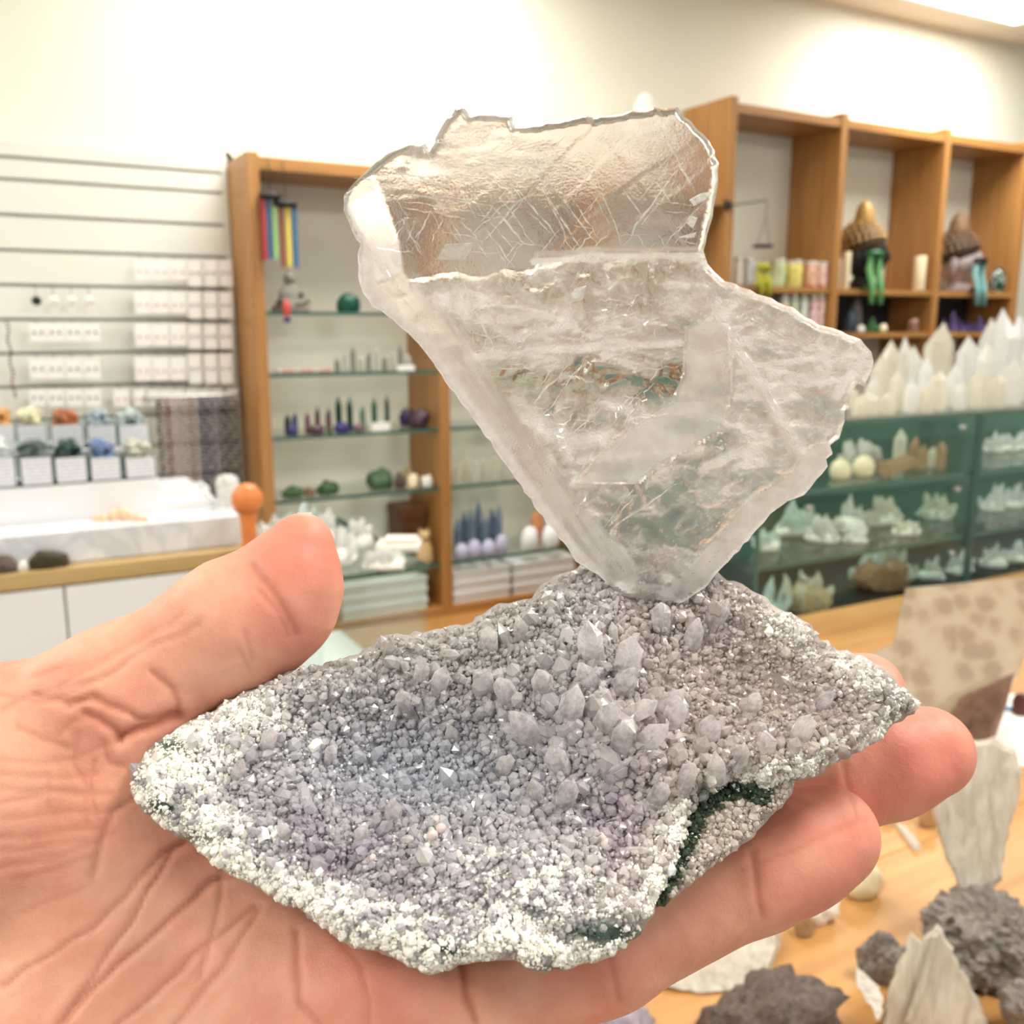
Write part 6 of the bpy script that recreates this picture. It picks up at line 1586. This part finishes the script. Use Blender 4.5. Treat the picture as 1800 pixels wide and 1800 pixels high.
# second level
for k, (cx, w, h_, Y, c, lab) in enumerate(((1352, 50, 60, 1.14, 'aq', 'aqua white crystal cluster at the end of the middle case shelf'), (1400, 70, 76, 1.20, 'aq', 'bushy aqua white cluster on the middle case shelf'), (1452, 64, 62, 1.14, 'wq2', 'snow white cluster on the middle case shelf'), (1498, 66, 78, 1.17, 'wq', 'milky white cluster on the middle case shelf'), (1556, 70, 72, 1.185, 'cq', 'pale yellow cluster on the middle case shelf'), (1600, 52, 46, 1.105, 'cq', 'low pale yellow cluster on the middle case shelf'), (1648, 66, 54, 1.18, 'cq', 'cream yellow cluster near the glass divider on the middle case shelf'), (1510, 46, 30, 1.11, 'wq2', 'low bright white cluster at the front of the middle case shelf'))):
    kcl(cx, w, h_, K2, Y, 9, c, 'matrix_white', 160 + k, lab)
for k, cx in enumerate((1748, 1784, 1822)):
    kcl(cx, 50, 56, K2, 1.18, 8, 'wq2', 'matrix_white', 170 + k, 'snow white crystal cluster on the middle case shelf beyond the glass divider', group='white clusters beyond the divider on the middle case shelf')
# bottom level
kcl(1360, 66, 80, K0, 1.13, 8, 'aq', 'matrix_white', 181, 'pale aqua cluster on the case floor nearest the blade foot')
kcl(1432, 84, 104, K0, 1.12, 6, 'cq', 'matrix_tan', 182, 'yellowish cluster with upright points on the case floor', base_h=.45)
kcl(1562, 110, 104, K0, 1.16, 12, 'aq', 'matrix_brown', 183, 'large icy white cluster on brown rock on the case floor', base_h=.5, spread=.45)
for k, cx in enumerate((1650, 1700, 1760, 1800)):
    kcl(cx, 50, 50, K0, 1.16, 7, 'wq2', 'matrix_white', 190 + k, 'white crystal cluster low in the case behind the tan coral slab', group='white clusters low in the case')

# ================================================================== specimen table
TZ_ = 1.06
M['table_wood'] = wood('table_wood', srgb(176, 122, 64), srgb(206, 156, 96), 'X', .5, .4)
ta = on_z(1150, 1795, TZ_)
TX0, TX1 = ta.x - .10, 1.75; TY0, TY1 = .22, KF - .03
tb = thing('specimen_table', ((TX0 + TX1) / 2, (TY0 + TY1) / 2, 0), 'wooden table spread with mineral specimens', 'table'); tbo = Vector(tb.location)
nb_ = 6
for k in range(nb_):
    y0 = TY0 + (TY1 - TY0) * k / nb_; y1 = TY0 + (TY1 - TY0) * (k + 1) / nb_
    MB().box(*lb((TX0, TX1, y0 + .0004, y1 - .0004, TZ_ - .03, TZ_), tbo), bev=.0008).build('plank', M['table_wood'], tb)
for x in (TX0 + .04, TX1 - .04):
    for y in (TY0 + .04, TY1 - .04):
        MB().box(*lb((x - .03, x + .03, y - .03, y + .03, 0, TZ_ - .03), tbo), bev=.003).build('leg', M['wood_v'], tb)
def streaky():
    t = NT('selenite_blade'); v = t.coords((1, 1, .22)); n = t.noise(v, 130, 5, .6, .8)
    c = t.ramp(n, [(.3, srgb(196, 186, 168)), (.55, srgb(226, 219, 204)), (.72, srgb(248, 244, 234))])
    p = t.node('ShaderNodeBsdfPrincipled', Roughness=.3); t.link(c, p.inputs['Base Color']); t.link(t.bump(n, .5, .004), p.inputs['Normal'])
    tl = t.node('ShaderNodeBsdfTranslucent', Color=c); m = t.node('ShaderNodeMixShader'); m.inputs[0].default_value = .3
    t.link(p.outputs[0], m.inputs[1]); t.link(tl.outputs[0], m.inputs[2]); return t.surf(m.outputs[0])
M['blade_white'] = streaky()
M['coral'] = None
def coral():
    t = NT('fossil_coral'); v = t.coords((1, 1, 1))
    vo = t.node('ShaderNodeTexVoronoi', Vector=v, Scale=38.0); n = t.noise(v, 120, 4, .6)
    ad = t.node('ShaderNodeMath', _operation='MULTIPLY_ADD', i0=n, i1=.5); t.link(vo.outputs['Distance'], ad.inputs[2])
    c = t.ramp(ad.outputs[0], [(.50, srgb(150, 131, 107)), (.60, srgb(157, 138, 113)), (.74, srgb(172, 154, 129)), (1.0, srgb(180, 164, 140))])
    p = t.node('ShaderNodeBsdfPrincipled', Roughness=.3); t.link(c, p.inputs['Base Color']); return t.surf(p.outputs[0])
M['coral'] = coral()
dC = depth_of(on_z(1660, 1300, TZ_))
def solid_on_table(name, poly, ybase, thick, mat, label, cat, tilt=0.0, inset=.05, xc=None, parent=None, auto=None, jit=0.0):
    xs = xc if xc is not None else sum(p[0] for p in poly) / len(poly)
    d = depth_of(on_z(xs, ybase, TZ_))
    o = extrude_px(name, poly, d, thick, mat, parent, tilt=tilt, inset=inset, auto=auto, jit=jit, zmin=TZ_ - .0004)
    if parent is None: tag(o, label, cat)
    return o
solid_on_table('coral_slab', [(1528, 1150), (1570, 1131), (1578, 1090), (1592, 1034), (1700, 1024), (1800, 1014), (1840, 1012), (1822, 1090), (1790, 1185), (1745, 1262), (1730, 1312), (1640, 1318), (1540, 1300), (1520, 1220)], 1316, .05, M['coral'], 'tan polished fossil coral slab with round spots at the back of the table', 'stone', tilt=.0002, inset=.015)
M['smoky_dark'] = clear_quartz('dark_smoky', (.50, .32, .24, 1), .12, .55, (.40, .27, .21, 1), 80)
solid_on_table('smoky_prism', [(1684, 1228), (1700, 1218), (1784, 1182), (1770, 1240), (1752, 1290), (1738, 1323), (1698, 1324), (1684, 1296), (1676, 1262)], 1322, .016, M['smoky_dark'], 'dark brown smoky prism leaning against the tan coral slab', 'crystal', tilt=0, inset=.06)
# paper with a blue bar
a = on_z(1790, 1290, TZ_)
t = thing('paper_sheet', (a.x, a.y, TZ_), 'white paper sheet with a blue bar beside the coral slab', 'paper', rz=-.3)
MB().box(-.055, .16, -.07, .10, 0, .0012).build('sheet', M['white_card'], t)
MB().box(-.05, .06, .055, .066, .0012, .0016).build('blue_bar', simple('blue_print', srgb(86, 130, 190), .6), t)
rock_px('garnet_rock', 'small dark red brown crystal at the edge of the paper sheet', 'rock', 1795, 1255, 34, 40, TZ_ + .0012, simple('garnet', srgb(92, 44, 36), .35, .4, 120), 201, rough=.35)
# tall selenite fan on grey druse
rock_px('druse_base', 'wide grey druse rock carrying the tall selenite fan', 'rock', 1730, 1690, 250, 140, TZ_, M['matrix_grey'], 203, dp=.9, spiky=.22, rough=.35, sub=5, smooth=False)
solid_on_table('selenite_fan', [(1640, 1430), (1636, 1385), (1650, 1335), (1690, 1305), (1745, 1298), (1785, 1318), (1798, 1360), (1786, 1420), (1770, 1480), (1762, 1545), (1735, 1575), (1690, 1572), (1672, 1530), (1652, 1480)], 1690, .014, M['blade_white'], 'tall pale selenite fan standing on the wide grey druse', 'crystal', inset=.08, xc=1720, jit=1.5)
# front white blade on its own rough foot
t = thing('white_blade_specimen', tuple(on_z(1640, 1830, TZ_)), 'large white blade crystal with a torn tip, standing beside the small grey druse', 'crystal'); to_ = Vector(t.location)
d_ = depth_of(to_)
def child_extrude(name, poly, d, thick, mat, parent, inset=.08, jit=0.0):
    o = extrude_px(name, poly, d, thick, mat, None, inset=inset, jit=jit, zmin=TZ_ - .0004)
    off = Vector(o.location) - Vector(parent.location); o.parent = parent; o.location = off
    return o
child_extrude('blade', [(1548, 1800), (1562, 1740), (1580, 1690), (1600, 1640), (1620, 1652), (1648, 1622), (1668, 1660), (1690, 1700), (1715, 1750), (1738, 1800), (1745, 1835), (1560, 1835)], d_, .018, M['blade_white'], t, jit=2.0)
child_extrude('rough_foot', [(1502, 1700), (1520, 1712), (1545, 1735), (1556, 1760), (1545, 1800), (1530, 1770), (1508, 1735)], d_ - .004, .014, M['matrix_white'], t, jit=2.5)
child_extrude('ridge', [(1640, 1640), (1652, 1640), (1625, 1740), (1600, 1800), (1588, 1800), (1612, 1735)], d_ - .004, .006, M['blade_white'], t)
rock_px('small_druse', 'small grey druse chip with a pale edge next to the large white blade', 'rock', 1552, 1722, 98, 100, TZ_, M['matrix_grey'], 205, dp=.6, rough=.3, spiky=.2, sub=4, smooth=False)
rock_px('brown_druse', 'grey brown bumpy rock beside the foot of the large white blade', 'rock', 1806, 1812, 112, 100, TZ_, M['matrix_grey'], 206, dp=.7, rough=.3, spiky=.25, sub=4, smooth=False)
rock_px('dark_druse', 'dark brown bumpy druse at the lower edge of the table', 'rock', 1352, 1815, 262, 105, TZ_, M['matrix_dark'], 207, dp=.7, rough=.35, spiky=.35, sub=4)
cluster_px('white_spray', 'small spiky white crystal spray in front of the dark brown druse', 'crystal', 1308, 1905, 90, 120, TZ_, 9, M['wq2'], M['matrix_white'], 208, spread=.7)
rock_px('lilac_druse', 'lilac grey druse under the ring finger', 'rock', 1085, 1835, 140, 80, TZ_, simple('lilac_druse', srgb(160, 148, 160), .5, .35, 200, .8), 209, dp=.8, rough=.2)
solid_on_table('pale_slab', [(1150, 1735), (1220, 1690), (1290, 1650), (1340, 1618), (1368, 1622), (1374, 1660), (1356, 1705), (1318, 1728), (1290, 1745), (1230, 1752)], 1752, .03, M['blade_white'], 'pale translucent slab leaning behind the dark brown druse', 'crystal', tilt=.0003, inset=.10, jit=1.0)
rock_px('grey_chip', 'white topped grey chip lying under the finger', 'rock', 1432, 1618, 80, 58, TZ_, M['matrix_white'], 211, dp=.7, rough=.35)
rock_px('brown_chip', 'small brown glassy chip beside the white topped chip', 'rock', 1412, 1642, 40, 44, TZ_, M['bq'], 212, dp=.7, rough=.3, smooth=False)
rock_px('yellow_white_nugget', 'rounded yellowish white nugget on the bare wood', 'rock', 1517, 1570, 76, 62, TZ_, simple('yellow_white', srgb(232, 222, 188), .4, .12, 90, .3), 213, rough=.2)
a = on_z(1612, 1496, TZ_); b = on_z(1575, 1448, TZ_); v_ = b - a
t = link_mesh('quartz_needle', point_me(M['wq2'], 1), None, (a.x, a.y, TZ_ + .003), (math.pi / 2, 0, math.atan2(v_.y, v_.x) + math.pi / 2), (.0035, .0035, v_.length)); tag(t, 'thin clear quartz needle lying on the wood', 'crystal')
rock_px('amber_chip', 'small amber brown chip behind the tall selenite fan', 'rock', 1632, 1452, 36, 50, TZ_, M['bq'], 214, rough=.3, smooth=False)
rock_px('clear_chip', 'little clear chip beside the quartz needle', 'rock', 1562, 1447, 24, 22, TZ_, M['wq'], 215, rough=.3, smooth=False)
